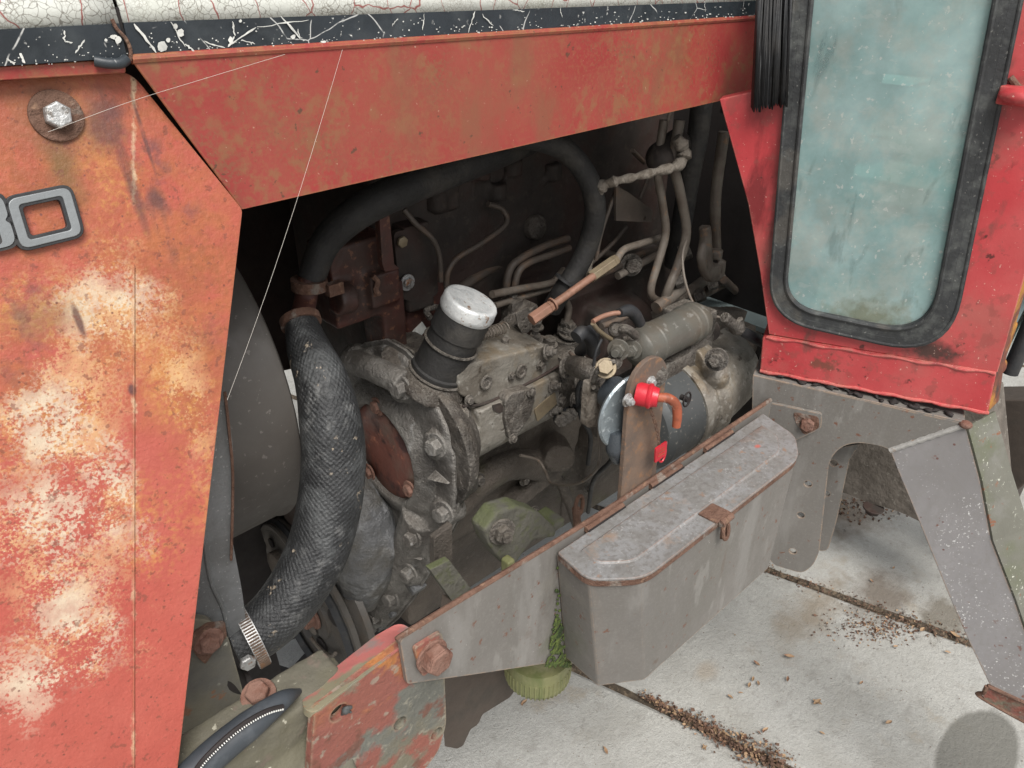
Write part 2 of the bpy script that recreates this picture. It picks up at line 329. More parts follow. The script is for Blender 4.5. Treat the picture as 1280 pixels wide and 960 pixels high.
m_hood = mat('faded_hood_paint', (.31,.036,.034), .42, layers=[dict(k='grain', s=330, s2=9, w=1.5, lo=.52, hi=.70, c=(.27,.075,.05), a=.5), dict(k='grain', s=260, s2=7, w=1.6, lo=.59, hi=.76, c=(.18,.105,.052), a=.65),
    dict(s=9, lo=.42, hi=.6, c=(.32,.065,.048), a=.75), dict(s=200, d=2, lo=.5, hi=.6, c=(.30,.09,.05), g=(9,.42,.55), a=.6),
    dict(s=12, lo=.50, hi=.64, st=(1.5,1,.6), c=(.20,.095,.05), a=.6), dict(s=70, lo=.50, hi=.62, c=(.25,.13,.06), g=(7,.42,.56), a=.6),
    dict(k='spot', c=P3(590,130,.65), r=(.3,.2,.08), amp=.4, ns=14, soft=.9, col=(.25,.08,.045), a=.4),
    dict(s=160, lo=.66, hi=.69, c=(.5,.35,.25), a=.6), dict(s=90, lo=.66, hi=.70, c=(.08,.05,.03), a=.8),
    dict(k='spot', c=P3(655,225,.65), r=(.006,.05,.006), amp=.3, ns=90, soft=.6, col=(.10,.13,.05), a=.7)],
    bump=((150,.14),(12,.12)), var=.15, vs=8, bd=.002, edge=((.36,.17,.07),.003,.7))
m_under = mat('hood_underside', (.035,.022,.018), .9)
m_white = mat('cracked_white_paint', (.60,.61,.56), .55, layers=[
    dict(s=14, lo=.5, hi=.62, c=(.45,.47,.40), a=.6), dict(k='v', s=170, w=.06, c=(.10,.08,.06), warp=.014, wsc=70, a=.7, g=(25,.36,.55)), dict(k='v', s=330, w=.10, c=(.20,.17,.13), warp=.006, wsc=90, a=.5, g=(18,.42,.55)),
    dict(k='v', s=26, w=.014, c=(.28,.05,.04), warp=.022, wsc=22, st=(1,1,.6), a=.9)], bump=((200,.1),), var=.1)
m_stripe = mat('black_stripe', (.022,.028,.034), .42, layers=[dict(s=20, lo=.5, hi=.7, c=(.07,.08,.085), a=.5), dict(s=160, lo=.63, hi=.66, c=(.55,.55,.52), g=(15,.5,.6)),
    dict(k='v', s=16, w=.010, c=(.5,.5,.48), warp=.05, wsc=9, g=(25,.5,.54))], bump=((120,.12),), var=.3)
m_scr = mat('scratch_white', (.62,.62,.58), .7, var=.25, vs=80)
m_red = mat('cab_red_paint', (.44,.040,.046), .38, layers=[
    dict(s=5, lo=.42, hi=.62, c=(.52,.10,.095), a=.6),
    dict(s=10, st=(1.5,1.5,.5), lo=.50, hi=.60, c=(.16,.014,.016), sp=[(tuple(WP(930,290,V((1.034,.521,.9)),V((-.914,-.407,0)))),(.08,.1,.3),.5)], a=.9),
    dict(s=60, lo=.60, hi=.65, c=(.07,.015,.012), g=(12,.5,.58), a=.9),
    dict(s=8, lo=.5, hi=.62, c=(.36,.11,.09), a=.6), dict(s=45, lo=.56, hi=.62, c=(.25,.06,.05), a=.5), dict(s=22, st=(1,1,.4), lo=.60, hi=.68, c=(.10,.05,.04), a=.6), dict(k='dot', s=60, w=.09, c=(.10,.03,.02), g=(16,.5,.6)),
    dict(k='spot', c=tuple(WP(1165,440,V((1.034,.521,.9)),V((-.914,-.407,0)))), r=(.035,.05,.022), amp=.5, ns=60, soft=.7, col=(.045,.025,.02), a=.95),
    dict(k='spot', c=tuple(WP(1030,455,V((1.034,.521,.9)),V((-.914,-.407,0)))), r=(.015,.03,.012), amp=.8, ns=90, soft=.5, col=(.12,.05,.03), a=.8),
    dict(s=200, lo=.66, hi=.69, c=(.7,.5,.4), a=.6)], bump=((40,.12),(200,.08)), var=.12, vs=7, coat=.15, edge=((.55,.28,.2),.003,.45))
m_redside = mat('cab_rusty_side', (.16,.05,.03), .8, layers=[dict(s=25, lo=.48, hi=.58, c=(.38,.17,.03)), dict(s=14, lo=.52, hi=.6, c=(.04,.03,.025))], bump=((60,.5),))
m_seal = mat('window_rubber', (.030,.032,.033), .62, layers=[dict(s=40, lo=.5, hi=.66, c=(.085,.09,.085), a=.8), dict(s=12, lo=.56, hi=.64, c=(.10,.09,.075), a=.5), dict(s=220, lo=.64, hi=.68, c=(.22,.22,.20), a=.6)], bump=((120,.3,(1,1,1)),), var=.3)
m_rub = mat('black_rubber', (.022,.023,.025), .6, layers=[dict(s=30, lo=.5, hi=.7, c=(.06,.055,.05), a=.6)], bump=((150,.2),), var=.3)
m_hose = mat('woven_hose_rubber', (.030,.031,.032), .48, layers=[dict(s=22, lo=.50, hi=.66, c=(.115,.12,.12), a=.55), dict(s=60, lo=.54, hi=.68, c=(.17,.17,.165), g=(12,.46,.56), a=.6), dict(s=70, lo=.63, hi=.66, c=(.40,.33,.25), g=(14,.52,.58), a=.8)],
    bump=((200,.6),(30,.4)), var=.3, spec=.5, weave=34, bd=.005)
m_oldhose = mat('dusty_hose_rubber', (.022,.021,.020), .7, layers=[dict(s=20, lo=.48, hi=.65, c=(.07,.063,.053), a=.5)], bump=((60,.4),(200,.3)), var=.3)
m_grey = mat('grey_chassis_paint', (.18,.167,.152), .55, layers=[
    dict(k='spot', c=P3(905,705,.387), r=(.006,.02,.05), amp=.3, ns=50, soft=.9, col=(.12,.075,.05), a=.75), dict(k='spot', c=P3(702,742,.47), r=(.03,.05,.02), amp=.5, ns=60, soft=.8, col=(.33,.31,.26), a=.7),
    dict(k='spot', c=P3(703,810,.47), r=(.03,.05,.03), amp=.5, ns=50, soft=.8, col=(.10,.12,.05), a=.8), dict(k='spot', c=P3(820,760,.387), r=(.10,.03,.05), amp=.6, ns=14, soft=.9, col=(.25,.24,.23), a=.5),
    dict(k='spot', c=P3(880,730,.387), r=(.08,.03,.10), amp=.6, ns=16, soft=.9, col=(.15,.145,.12), a=.6),
    dict(s=3.5, lo=.42, hi=.6, c=(.145,.135,.122), a=.75), dict(s=16, st=(1.5,1.5,.22), lo=.50, hi=.60, c=(.15,.14,.125), a=.55), dict(s=35, st=(1,1,.3), lo=.57, hi=.63, c=(.27,.26,.24), g=(6,.46,.58), a=.5), dict(s=30, lo=.62, hi=.68, c=(.12,.085,.065), g=(10,.5,.6), a=.7), dict(s=7, st=(2,2,.4), lo=.55, hi=.65, c=(.26,.25,.235), a=.5),
    dict(s=240, lo=.66, hi=.69, c=(.4,.39,.36), g=(10,.5,.58)), dict(s=70, lo=.64, hi=.68, c=(.15,.07,.045)), dict(s=260, lo=.5, hi=.7, c=(.25,.24,.22), a=.3)],
    bump=((60,.10),(300,.07)), var=.08, edge=((.36,.25,.17),.0035,.8))
m_leg = mat('grey_leg_paint', (.25,.24,.24), .55, layers=[
    dict(s=5, lo=.42, hi=.6, c=(.19,.18,.175), a=.7), dict(s=230, d=3, lo=.62, hi=.66, c=(.68,.68,.66), g=(11,.44,.56)), dict(s=18, st=(1.5,1.5,.3), lo=.5, hi=.62, c=(.205,.195,.19), a=.6), dict(k='dot', s=40, w=.10, c=(.12,.05,.04), g=(9,.46,.54)), dict(s=45, lo=.63, hi=.67, c=(.16,.07,.05), g=(9,.5,.55)),
    dict(s=120, lo=.5, hi=.62, c=(.21,.20,.19), a=.4)], bump=((70,.12),), var=.08, edge=((.42,.30,.22),.004,.9))
m_lid = mat('zinc_lid', (.185,.18,.17), .5, layers=[dict(s=26, lo=.46, hi=.60, c=(.245,.245,.245), a=.7), dict(s=160, lo=.50, hi=.60, c=(.14,.13,.12), a=.6), dict(s=220, lo=.58, hi=.64, c=(.36,.36,.35), g=(20,.4,.6), a=.6), dict(s=60, lo=.60, hi=.66, c=(.26,.15,.09), g=(9,.48,.56), a=.7), dict(s=14, lo=.60, hi=.68, c=(.30,.21,.15), a=.6),
    dict(k='spot', c=tuple(WZ(948,556,.855)), r=(.008,.005,.01), amp=.5, ns=80, soft=.6, col=(.45,.10,.07), a=.8)], bump=((130,.3),(30,.15)), var=.15, edge=((.26,.14,.09),.0025,.7))
m_rust = mat('brown_rust', (.15,.082,.056), .85, layers=[dict(s=40, lo=.48, hi=.6, c=(.11,.055,.035), a=.8), dict(s=90, lo=.58, hi=.66, c=(.25,.15,.095), a=.7), dict(s=25, lo=.58, hi=.64, c=(.24,.22,.19), a=.6)], bump=((120,.5),(30,.3)), var=.25, bd=.010)
m_rustb = mat('rusty_strap_steel', (.155,.105,.075), .75, layers=[dict(s=16, lo=.46, hi=.6, c=(.11,.085,.07), a=.7), dict(s=60, lo=.54, hi=.64, c=(.24,.13,.07), a=.8)], bump=((150,.3),(20,.1)), var=.2)
m_boltr = mat('rusty_bolt', (.21,.115,.085), .8, layers=[dict(s=60, lo=.5, hi=.62, c=(.17,.08,.055))], bump=((160,.5),), var=.2, bd=.010)
m_zinc = mat('zinc_bolt', (.50,.50,.49), .45, .6, layers=[dict(s=130, lo=.54, hi=.62, c=(.22,.2,.18)), dict(s=60, lo=.62, hi=.68, c=(.3,.15,.08))], bump=((200,.4),), var=.2)
GL = [dict(s=18, lo=.44, hi=.56, c=(.060,.048,.038), a=.8), dict(s=90, lo=.55, hi=.63, c=(.17,.15,.125), a=.7), dict(s=9, lo=.50, hi=.60, c=(.030,.026,.022), a=.8, ro=.4), dict(s=240, lo=.56, hi=.62, c=(.20,.185,.16), g=(20,.45,.55), a=.7), dict(k='all', c=(.20,.172,.14), up=(.3,.95), g=(40,.35,.6), a=.55)]
m_eng = mat('grimy_cast_iron', (.115,.102,.088), .52, layers=GL, bump=((60,.8),(260,.7)), var=.25, vs=40, bd=.008, edge=((.24,.22,.19),.0025,.6))
m_case = mat('dusty_timing_case', (.18,.17,.155), .48, layers=[dict(s=14, lo=.46, hi=.6, c=(.085,.075,.066), a=.8), dict(s=50, st=(1,1,.5), lo=.57, hi=.64, c=(.36,.36,.35), g=(12,.5,.6), a=.7), dict(s=120, lo=.6, hi=.66, c=(.28,.26,.23), a=.5),
    dict(k='all', c=(.19,.17,.145), up=(.2,.9), a=.35)], bump=((50,.7),(240,.65)), var=.25, vs=40, bd=.008, edge=((.34,.32,.29),.003,.7))
m_caselo = mat('oily_lower_case', (.12,.122,.125), .4, layers=[dict(s=30, st=(1,1,.35), lo=.54, hi=.64, c=(.42,.43,.44), g=(10,.40,.52), a=.85), dict(s=12, lo=.45, hi=.6, c=(.10,.095,.085))], bump=((60,.5),(200,.35)), var=.3, bd=.010)
m_alu = mat('grimy_aluminium', (.27,.25,.215), .42, .2, layers=[dict(s=14, lo=.42, hi=.56, c=(.13,.112,.09), a=.85), dict(s=60, lo=.58, hi=.66, c=(.42,.40,.36), a=.6), dict(s=40, lo=.60, hi=.66, c=(.08,.065,.05)), dict(s=7, lo=.55, hi=.62, c=(.22,.165,.10), a=.6)], bump=((60,.25),(260,.25)), var=.15, bd=.010)
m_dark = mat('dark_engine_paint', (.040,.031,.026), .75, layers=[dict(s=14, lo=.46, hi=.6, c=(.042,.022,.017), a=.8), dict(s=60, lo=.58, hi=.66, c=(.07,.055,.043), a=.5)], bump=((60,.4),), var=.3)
m_darkred = mat('dark_oily_red', (.075,.027,.02), .6, layers=[dict(s=16, lo=.46, hi=.6, c=(.045,.028,.022), a=.8), dict(s=90, lo=.58, hi=.64, c=(.20,.09,.05), a=.6)], bump=((60,.4),), var=.3)
m_cover = mat('rusty_cover_plate', (.17,.055,.038), .45, layers=[dict(s=10, lo=.45, hi=.6, c=(.15,.11,.085), a=.8), dict(s=40, lo=.56, hi=.62, c=(.45,.17,.10), g=(14,.5,.57)), dict(s=25, lo=.55, hi=.63, c=(.06,.02,.018))], bump=((80,.3),), var=.2)
m_sump = mat('dusty_sump', (.115,.095,.077), .6, layers=[dict(s=7, lo=.42, hi=.6, c=(.05,.043,.036), a=.8), dict(s=90, lo=.56, hi=.64, c=(.14,.12,.10), a=.6), dict(s=8, lo=.60, hi=.68, c=(.08,.085,.035), a=.4)], bump=((70,.5),(300,.5)), var=.2, bd=.010)
m_pipe = mat('dull_steel_pipe', (.17,.145,.12), .55, .1, layers=[dict(s=25, lo=.45, hi=.6, c=(.11,.085,.066), a=.8), dict(s=60, lo=.60, hi=.66, c=(.25,.15,.09), a=.7)], bump=((120,.2),), var=.2)
m_dpipe = mat('dark_steel_pipe', (.085,.068,.055), .6, layers=[dict(s=25, lo=.5, hi=.62, c=(.14,.09,.06), a=.7)], bump=((120,.2),), var=.2)
m_copper = mat('rusty_copper_pipe', (.27,.14,.095), .6, .1, layers=[dict(s=50, lo=.5, hi=.62, c=(.20,.11,.07), a=.7)], bump=((160,.3),), var=.2)
m_brass = mat('dull_brass', (.25,.20,.13), .5, .3, layers=[dict(s=60, lo=.5, hi=.62, c=(.2,.15,.10), a=.7)], bump=((160,.2),), var=.2)
m_cap = mat('chalky_zinc_cap', (.62,.63,.62), .45, .25, layers=[dict(s=45, lo=.5, hi=.64, c=(.48,.50,.50), a=.8), dict(s=140, lo=.62, hi=.67, c=(.28,.2,.14), a=.8), dict(s=60, lo=.64, hi=.68, c=(.26,.16,.10)), dict(s=220, lo=.54, hi=.62, c=(.78,.78,.76), a=.5)], bump=((140,.3),), var=.08)
m_start = mat('starter_grey_paint', (.062,.066,.066), .5, layers=[dict(s=14, lo=.46, hi=.62, c=(.055,.058,.058), a=.8), dict(s=150, lo=.62, hi=.66, c=(.24,.22,.19), a=.7), dict(s=10, lo=.58, hi=.66, c=(.12,.10,.075), a=.5)], bump=((100,.15),), var=.15)
m_sole = mat('dusty_solenoid', (.115,.11,.094), .5, .15, layers=[dict(s=14, lo=.46, hi=.6, c=(.11,.092,.07), a=.8), dict(s=80, lo=.60, hi=.66, c=(.26,.25,.23), a=.6)], bump=((100,.25),), var=.15)
m_shroud = mat('fan_shroud_plastic', (.10,.09,.08), .55, layers=[dict(s=6, lo=.42, hi=.6, c=(.085,.074,.064), a=.8), dict(s=120, lo=.63, hi=.67, c=(.22,.2,.18), a=.6)], bump=((50,.08),), var=.1)
m_strut = mat('cast_alloy_strut', (.20,.205,.205), .5, .2, layers=[dict(s=20, lo=.46, hi=.6, c=(.14,.14,.135), a=.7), dict(s=200, lo=.6, hi=.66, c=(.42,.42,.40), a=.7)], bump=((200,.3),(30,.1)), var=.1)
m_frame = mat('rusted_front_frame', (.135,.135,.115), .75, layers=[
    dict(s=10, lo=.45, hi=.56, c=(.18,.155,.10), a=.7), dict(s=11, lo=.48, hi=.54, c=(.26,.075,.055), a=.85), dict(s=30, lo=.52, hi=.6, c=(.15,.06,.04), g=(11,.50,.56), a=.85),
    dict(s=16, lo=.50, hi=.57, c=(.40,.16,.045), sp=[(P3(470,850,.5),(.09,.1,.04),.5)], a=.85), dict(s=60, lo=.58, hi=.64, c=(.3,.28,.22), a=.6)], bump=((50,.6),(160,.5)), var=.2, edge=((.30,.25,.17),.005,.6), bd=.004)
m_frtop = mat('pink_frame_top', (.30,.27,.18), .6, layers=[dict(s=12, lo=.44, hi=.50, c=(.55,.16,.15), a=.9), dict(s=16, lo=.52, hi=.6, c=(.22,.24,.22), a=.7), dict(s=90, lo=.6, hi=.66, c=(.45,.2,.1))], bump=((70,.3),), var=.15)
m_olive = mat('muddy_casting', (.13,.12,.09), .8, layers=[dict(s=12, lo=.46, hi=.6, c=(.13,.12,.08), a=.8), dict(s=40, lo=.58, hi=.64, c=(.17,.13,.105), a=.7), dict(s=90, lo=.64, hi=.68, c=(.40,.38,.30))], bump=((60,.4),(200,.3)), var=.2, bd=.004)
m_cplate = mat('corner_plate_paint', (.125,.12,.105), .6, layers=[dict(s=8, lo=.44, hi=.58, c=(.17,.155,.11), a=.8), dict(s=60, lo=.58, hi=.62, c=(.42,.41,.34), g=(9,.52,.58)), dict(s=40, lo=.62, hi=.67, c=(.22,.1,.05))], bump=((60,.3),), var=.2, edge=((.3,.27,.2),.004,.6), bd=.010)
m_moss = mat('mossy_iron', (.12,.115,.095), .85, layers=[dict(s=14, lo=.42, hi=.52, c=(.085,.10,.035), up=(.1,.9), a=.8), dict(s=60, lo=.5, hi=.62, c=(.10,.11,.05), a=.6)], bump=((90,.5),), var=.2, bd=.010)
m_mossg = mat('green_moss', (.065,.095,.02), .95, layers=[dict(s=120, lo=.5, hi=.6, c=(.11,.14,.03)), dict(s=40, lo=.55, hi=.62, c=(.03,.05,.012))], bump=((300,1.0),(80,.8)), var=.4, vs=60)
m_algae = mat('algae_bowl', (.22,.22,.10), .55, layers=[dict(s=30, st=(1,1,.2), lo=.45, hi=.6, c=(.14,.16,.06)), dict(s=20, lo=.5, hi=.62, c=(.30,.29,.16))], bump=((80,.3),), var=.2)
m_brown = mat('brown_plate', (.075,.058,.046), .8, layers=[dict(s=14, lo=.46, hi=.6, c=(.055,.045,.036))], bump=((50,.3),), var=.2)
m_beam = mat('caked_beam', (.145,.125,.105), .9, layers=[dict(s=30, lo=.46, hi=.6, c=(.10,.085,.07), a=.8), dict(s=60, lo=.6, hi=.66, c=(.22,.2,.17))], bump=((60,.5),), var=.2, bd=.010)
m_redp = mat('red_plastic', (.50,.018,.032), .35, layers=[dict(s=50, lo=.55, hi=.66, c=(.35,.02,.02))], bump=((90,.15),), var=.1)
m_key = mat('orange_rust_lever', (.33,.085,.04), .5, layers=[dict(s=60, lo=.5, hi=.6, c=(.22,.06,.03)), dict(s=80, lo=.60, hi=.66, c=(.5,.4,.32))], bump=((140,.2),), var=.2)
m_blue = mat('pale_zinc_disc', (.27,.31,.33), .35, .5, layers=[dict(s=80, lo=.56, hi=.64, c=(.62,.68,.7), a=.7), dict(s=20, lo=.54, hi=.62, c=(.16,.15,.13))], bump=((150,.3),), var=.12)
m_bluep = mat('blue_grey_plastic', (.05,.058,.066), .3, layers=[dict(s=30, lo=.55, hi=.65, c=(.05,.05,.05))], var=.15)
m_rag = mat('dirty_wrapping', (.20,.175,.145), .9, layers=[dict(s=60, lo=.48, hi=.6, c=(.10,.08,.06), a=.8)], bump=((120,.6),(40,.5)), var=.25, bd=.010)
m_black = mat('void_and_part_black', (.018,.014,.013), .8, bump=())  # black of some parts, and of plates that stand in for shade
m_web = mat('cobweb', (.62,.58,.52), .8, bump=(), var=0)
m_leaf = mat('dry_leaf', (.36,.24,.14), .8, layers=[dict(s=40, lo=.5, hi=.6, c=(.20,.10,.06))], bump=((200,.3),), var=.35, vs=40)
m_twig = mat('dark_leaf', (.13,.075,.05), .85, var=.4, vs=50)
m_badge = mat('badge_silver', (.24,.255,.26), .4, .3, layers=[dict(s=60, lo=.6, hi=.66, c=(.2,.2,.2))], bump=((200,.1),), var=.06)
m_sheath = mat('cable_sheath', (.045,.052,.060), .6, layers=[dict(s=20, lo=.5, hi=.66, c=(.10,.11,.12), a=.7)], bump=((90,.15),), var=.2)
m_dash = mat('white_dash', (.7,.7,.66), .6, var=.1)
m_int = mat('cab_interior', (.16,.2,.2), .8, bump=())
m_intl = mat('cab_interior_light', (.27,.33,.32), .6, bump=())
# dirty glass: a milky green film of dirt over a see-through, reflecting pane
def glass():
    t = NT('dirty_cab_glass'); GP = V((1.034,.521,.9)); GN = V((-.914,-.407,0))
    film = t.mix(t.mapr(t.noise(6, 6), .35, .65), (.28,.45,.44), (.46,.61,.60))
    film = t.mix(t.math('MULTIPLY', t.mapr(t.noise(16, 7, off=(3,1,2), rough=.7), .46, .60), .75), film, (.50,.56,.52))
    film = t.mix(t.math('MULTIPLY', t.mapr(t.noise(30, 5, (1,1,.35), (7,1,2), dist=.3), .58, .66), .5), film, (.17,.25,.25))
    film = t.mix(t.math('MULTIPLY', t.mapr(t.noise(120, 3, off=(1,7,3)), .64, .67), .8), film, (.70,.72,.68))
    film = t.mix(t.math('MULTIPLY', t.mapr(t.noise(70, 4, (.4,.4,1), off=(4,1,3)), .62, .66), .35), film, (.62,.66,.62))
    g = tuple(WP(1090,395,GP,GN)); film = t.mix(t.math('MULTIPLY', t.spot(g, (.06,.08,.035), .6, 60, .8), .75), film, (.20,.19,.10))
    df = t.n('ShaderNodeBsdfDiffuse'); t.l(film, df.inputs[0])
    tr = t.n('ShaderNodeBsdfTransparent'); tr.inputs[0].default_value = (.68,.9,.85,1)
    gl = t.n('ShaderNodeBsdfGlossy'); gl.inputs['Roughness'].default_value = .07; gl.inputs[0].default_value = (.9,.95,.95,1)
    a = t.n('ShaderNodeMixShader'); t.l(t.mapr(t.noise(9, 7, off=(9,2,4), rough=.65), .35, .65, .42, .66), a.inputs[0]); t.l(tr.outputs[0], a.inputs[1]); t.l(df.outputs[0], a.inputs[2])
    fr = t.n('ShaderNodeFresnel'); fr.inputs[0].default_value = 1.5
    b = t.n('ShaderNodeMixShader'); t.l(fr.outputs[0], b.inputs[0]); t.l(a.outputs[0], b.inputs[1]); t.l(gl.outputs[0], b.inputs[2]); t.l(b.outputs[0], t.out.inputs[0]); return t.m
m_glass = glass()

m_legs = mat('leg_side_paint', (.14,.137,.112), .65, layers=[dict(s=8, lo=.46, hi=.62, c=(.095,.11,.05), a=.7), dict(s=12, lo=.55, hi=.64, c=(.18,.175,.155), a=.7), dict(s=200, lo=.62, hi=.66, c=(.5,.5,.42), g=(10,.46,.54)), dict(s=50, lo=.62, hi=.66, c=(.2,.08,.04))], bump=((70,.2),), var=.1)

m_bead = mat('weld_bead_paint', (.33,.32,.30), .6, layers=[dict(s=60, lo=.56, hi=.62, c=(.25,.17,.12))], bump=((120,.4),), var=.1)
m_pull = mat('dark_pulley', (.085,.078,.07), .5, layers=[dict(s=30, lo=.48, hi=.6, c=(.09,.075,.06), a=.7)], bump=((120,.3),), var=.2)
# ---------------------------------------------------------------- ground: slab strips, joints
def top(name, loc, label, cat, group=None):
    o = bpy.data.objects.new(name, None); sc.collection.objects.link(o); o.location = loc; WL[o.name] = V(loc); o.empty_display_size = .1
    o['label'] = label; o['category'] = cat
    if group: o['group'] = group
    return o
g = MB(); g.b.faces.new([g.b.verts.new((x, y, -.03)) for x, y in ((-250,-250),(250,-250),(250,250),(-250,250))])
ground = g.build('ground', m_gravel, kind='structure')
j1a, j1b = WZ(770,857,0), WZ(965,950,0); j2a, j2b = WZ(965,712,0), WZ(1205,798,0)
jd = ((j1b-j1a).normalized()+(j2b-j2a).normalized()).normalized()          # joint direction (towards the camera side)
jn = V((-jd.y, jd.x, 0)); jn = jn if jn.x > 0 else -jn
c1, c2 = (j1a+j1b).dot(jn)/2, (j2a+j2b).dot(jn)/2; SW = c2-c1
def slab_mesh(wd, ln, seed):
    rr = random.Random(seed); b = MB(); n = 14; ed = lambda: rr.uniform(-.004, .004)
    o = []
    for k in range(n): o.append(V((-wd/2+ed(), -ln/2+ln*k/n, 0)))
    for k in range(3): o.append(V((-wd/2+wd*k/3, ln/2+ed(), 0)))
    for k in range(n): o.append(V((wd/2+ed(), ln/2-ln*k/n, 0)))
    for k in range(3): o.append(V((wd/2-wd*k/3, -ln/2+ed(), 0)))
    top_ = [p*1 for p in o]; inn = [V((p.x*(1-.010/wd*2), p.y*(1-.010/ln*2), .0)) for p in o]; mid = [V((p.x, p.y, -.006)) for p in o]; bot = [V((p.x, p.y, -.05)) for p in o]
    R = [[b.b.verts.new(p) for p in q] for q in (inn, mid, bot)]; b.b.faces.new(R[0])
    for A, B in zip(R, R[1:]):
        for i in range(len(A)): b.b.faces.new([A[i], B[i], B[(i+1) % len(A)], A[(i+1) % len(A)]])
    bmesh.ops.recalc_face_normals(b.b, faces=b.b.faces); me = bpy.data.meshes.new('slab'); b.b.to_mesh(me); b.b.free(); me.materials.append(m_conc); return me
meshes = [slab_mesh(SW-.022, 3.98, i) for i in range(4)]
ang = math.atan2(jd.y, jd.x)+math.pi/2
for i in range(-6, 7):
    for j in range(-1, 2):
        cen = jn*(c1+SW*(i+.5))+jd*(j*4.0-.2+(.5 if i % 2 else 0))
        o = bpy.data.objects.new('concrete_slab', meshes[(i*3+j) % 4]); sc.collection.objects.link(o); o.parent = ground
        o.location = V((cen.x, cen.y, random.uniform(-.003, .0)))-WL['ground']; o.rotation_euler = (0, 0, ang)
# soil in the joints, crumbs and leaf bits (nobody could count them)
b = MB()
for k in (-2,-1,0,1,2,3,4):
    c = c1+SW*k; n = 90; prev = None
    for q in range(n+1):
        s = -2.5+5*q/n; p = jn*c+jd*s; wd = .010+.010*abs(noise.noise(p*9)); h = -.006+.006*noise.noise(p*30)
        cur = [b.b.verts.new(V((*(p+jn*x*wd).xy, z))) for x, z in ((-1.3,-.02),(-.6,h),(.6,h+.002),(1.3,-.02))]
        if prev:
            for a in range(3): b.b.faces.new([prev[a], prev[a+1], cur[a+1], cur[a]])
        prev = cur
b.build('joint_soil', m_soil, kind='stuff', label='dark soil packed in the joints between the concrete slabs')
def crumb(b, p, r):
    n = V((random.gauss(0,1), random.gauss(0,1), abs(random.gauss(0,1))+.3)).normalized(); u, v, _ = frame(n)
    ps = [p+u*math.cos(a)*r*random.uniform(.4,1.2)+v*math.sin(a)*r*random.uniform(.3,.9)+n*random.uniform(-.2,.3)*r+V((0,0,r*.35)) for a in (0,1.3,2.5,3.8,5.1)]
    b.b.faces.new([b.b.verts.new(q) for q in ps])
b = MB(); b2 = MB()
def alongjoint(a, c, t): return a*(1-t)+c*t
jA = WZ(965,950,0); 
for k in range(2200):     # heap along the near joint
    t = random.random()**.8; p = alongjoint(WZ(800,868,0), WZ(985,965,0), t); s_ = .006+.020*t
    p = p+jn*random.gauss(0, s_*.8)+jd*random.gauss(0,.01); crumb(b if random.random() < .72 else b2, p+V((0,0,random.uniform(0,.006+.008*t))), random.uniform(.0012,.0075)*random.random()**.5)
for k in range(500):
    t = random.random(); p = alongjoint(WZ(945,705,0), WZ(1215,802,0), t); p = p+jn*random.gauss(-.004, .014); crumb(b if random.random() < .85 else b2, p, random.uniform(.0012,.0042))
for k in range(600):
    p = WZ(1100+random.gauss(0,34), 782+random.gauss(0,11), 0); crumb(b if random.random() < .7 else b2, p, random.uniform(.0015,.005))
for k in range(300):
    p = WZ(1060+random.gauss(0,40), 632+random.gauss(0,12), 0); crumb(b if random.random() < .8 else b2, p, random.uniform(.003,.008))
for k in range(800):
    p = V((random.uniform(.4,3), random.uniform(-.6,1.6), 0)); crumb(b if random.random() < .8 else b2, p, random.uniform(.0008,.0028))
b.build('joint_debris', m_twig, kind='stuff', label='dark crumbs of bark and soil along the slab joints')
b2.build('leaf_crumbs', m_leaf, kind='stuff', label='pale crumbs of dry leaf scattered on the concrete')
def leaf_mesh(seed):
    rr = random.Random(seed); b = MB(); n = 9
    for s_ in range(rr.choice((1,2,2))):
        off = V((rr.uniform(-.004,.004), rr.uniform(-.004,.004), .002)); a0 = rr.uniform(0,6); L_ = rr.uniform(.007,.012); cv = rr.uniform(.3,.9); rows = []
        for i in range(n):
            t = i/(n-1); wdt = L_*.42*math.sin(math.pi*min(.98, t*.9+.06)); x = (t-.5)*2*L_; z = .003+cv*L_*(t-.4)**2*1.6
            rows.append([b.b.verts.new(off+Matrix.Rotation(a0,3,'Z')@V((x, y*wdt, z+abs(y)*wdt*.9))) for y in (-1, 0, 1)])
        for A, B in zip(rows, rows[1:]):
            b.b.faces.new([A[0],A[1],B[1],B[0]]); b.b.faces.new([A[1],A[2],B[2],B[1]])
    me = bpy.data.meshes.new('leaf'); b.b.to_mesh(me); b.b.free(); me.materials.append(m_leaf); return me
lm = [leaf_mesh(i) for i in range(6)]
LF = [(903,755),(935,858),(945,830),(948,855),(912,872),(955,914),(930,925),(985,852),(984,822),(1075,855),(1028,919),(905,920),(848,768),(1117,712),(1098,790),(1120,810),(1185,818),(1193,797),(880,935),(925,868),(1108,905),(757,942),(755,937),(654,880),(1022,880),(1090,728),(1150,790),(940,851)]
LL = {903:'single small dry leaf alone on the slab just below the box bottom', 1117:'dry leaf lying alone in the middle of the far slab', 1028:'small pale dry leaf between the two joints near the bottom edge',
      1075:'pair of curled leaf scraps alone left of the dark round patch', 654:'tiny reddish leaf scrap beside the mossy filter bowl', 848:'crumb of leaf close under the toolbox bottom edge'}
for i, (px, py) in enumerate(LF):
    o = bpy.data.objects.new('dry_leaf', lm[i % 6]); sc.collection.objects.link(o); o.location = WZ(px, py, 0); o.rotation_euler = (0, 0, random.uniform(0,6)); s_ = random.uniform(.6,1.15); o.scale = (s_,s_,s_)
    o['category'] = 'leaf'; WL[o.name] = o.location.copy()
    if px in LL: o['label'] = LL[px]
    else: o['label'] = 'curled brown scrap of dry leaf among others on the concrete'; o['group'] = 'dry leaf scraps on the concrete'
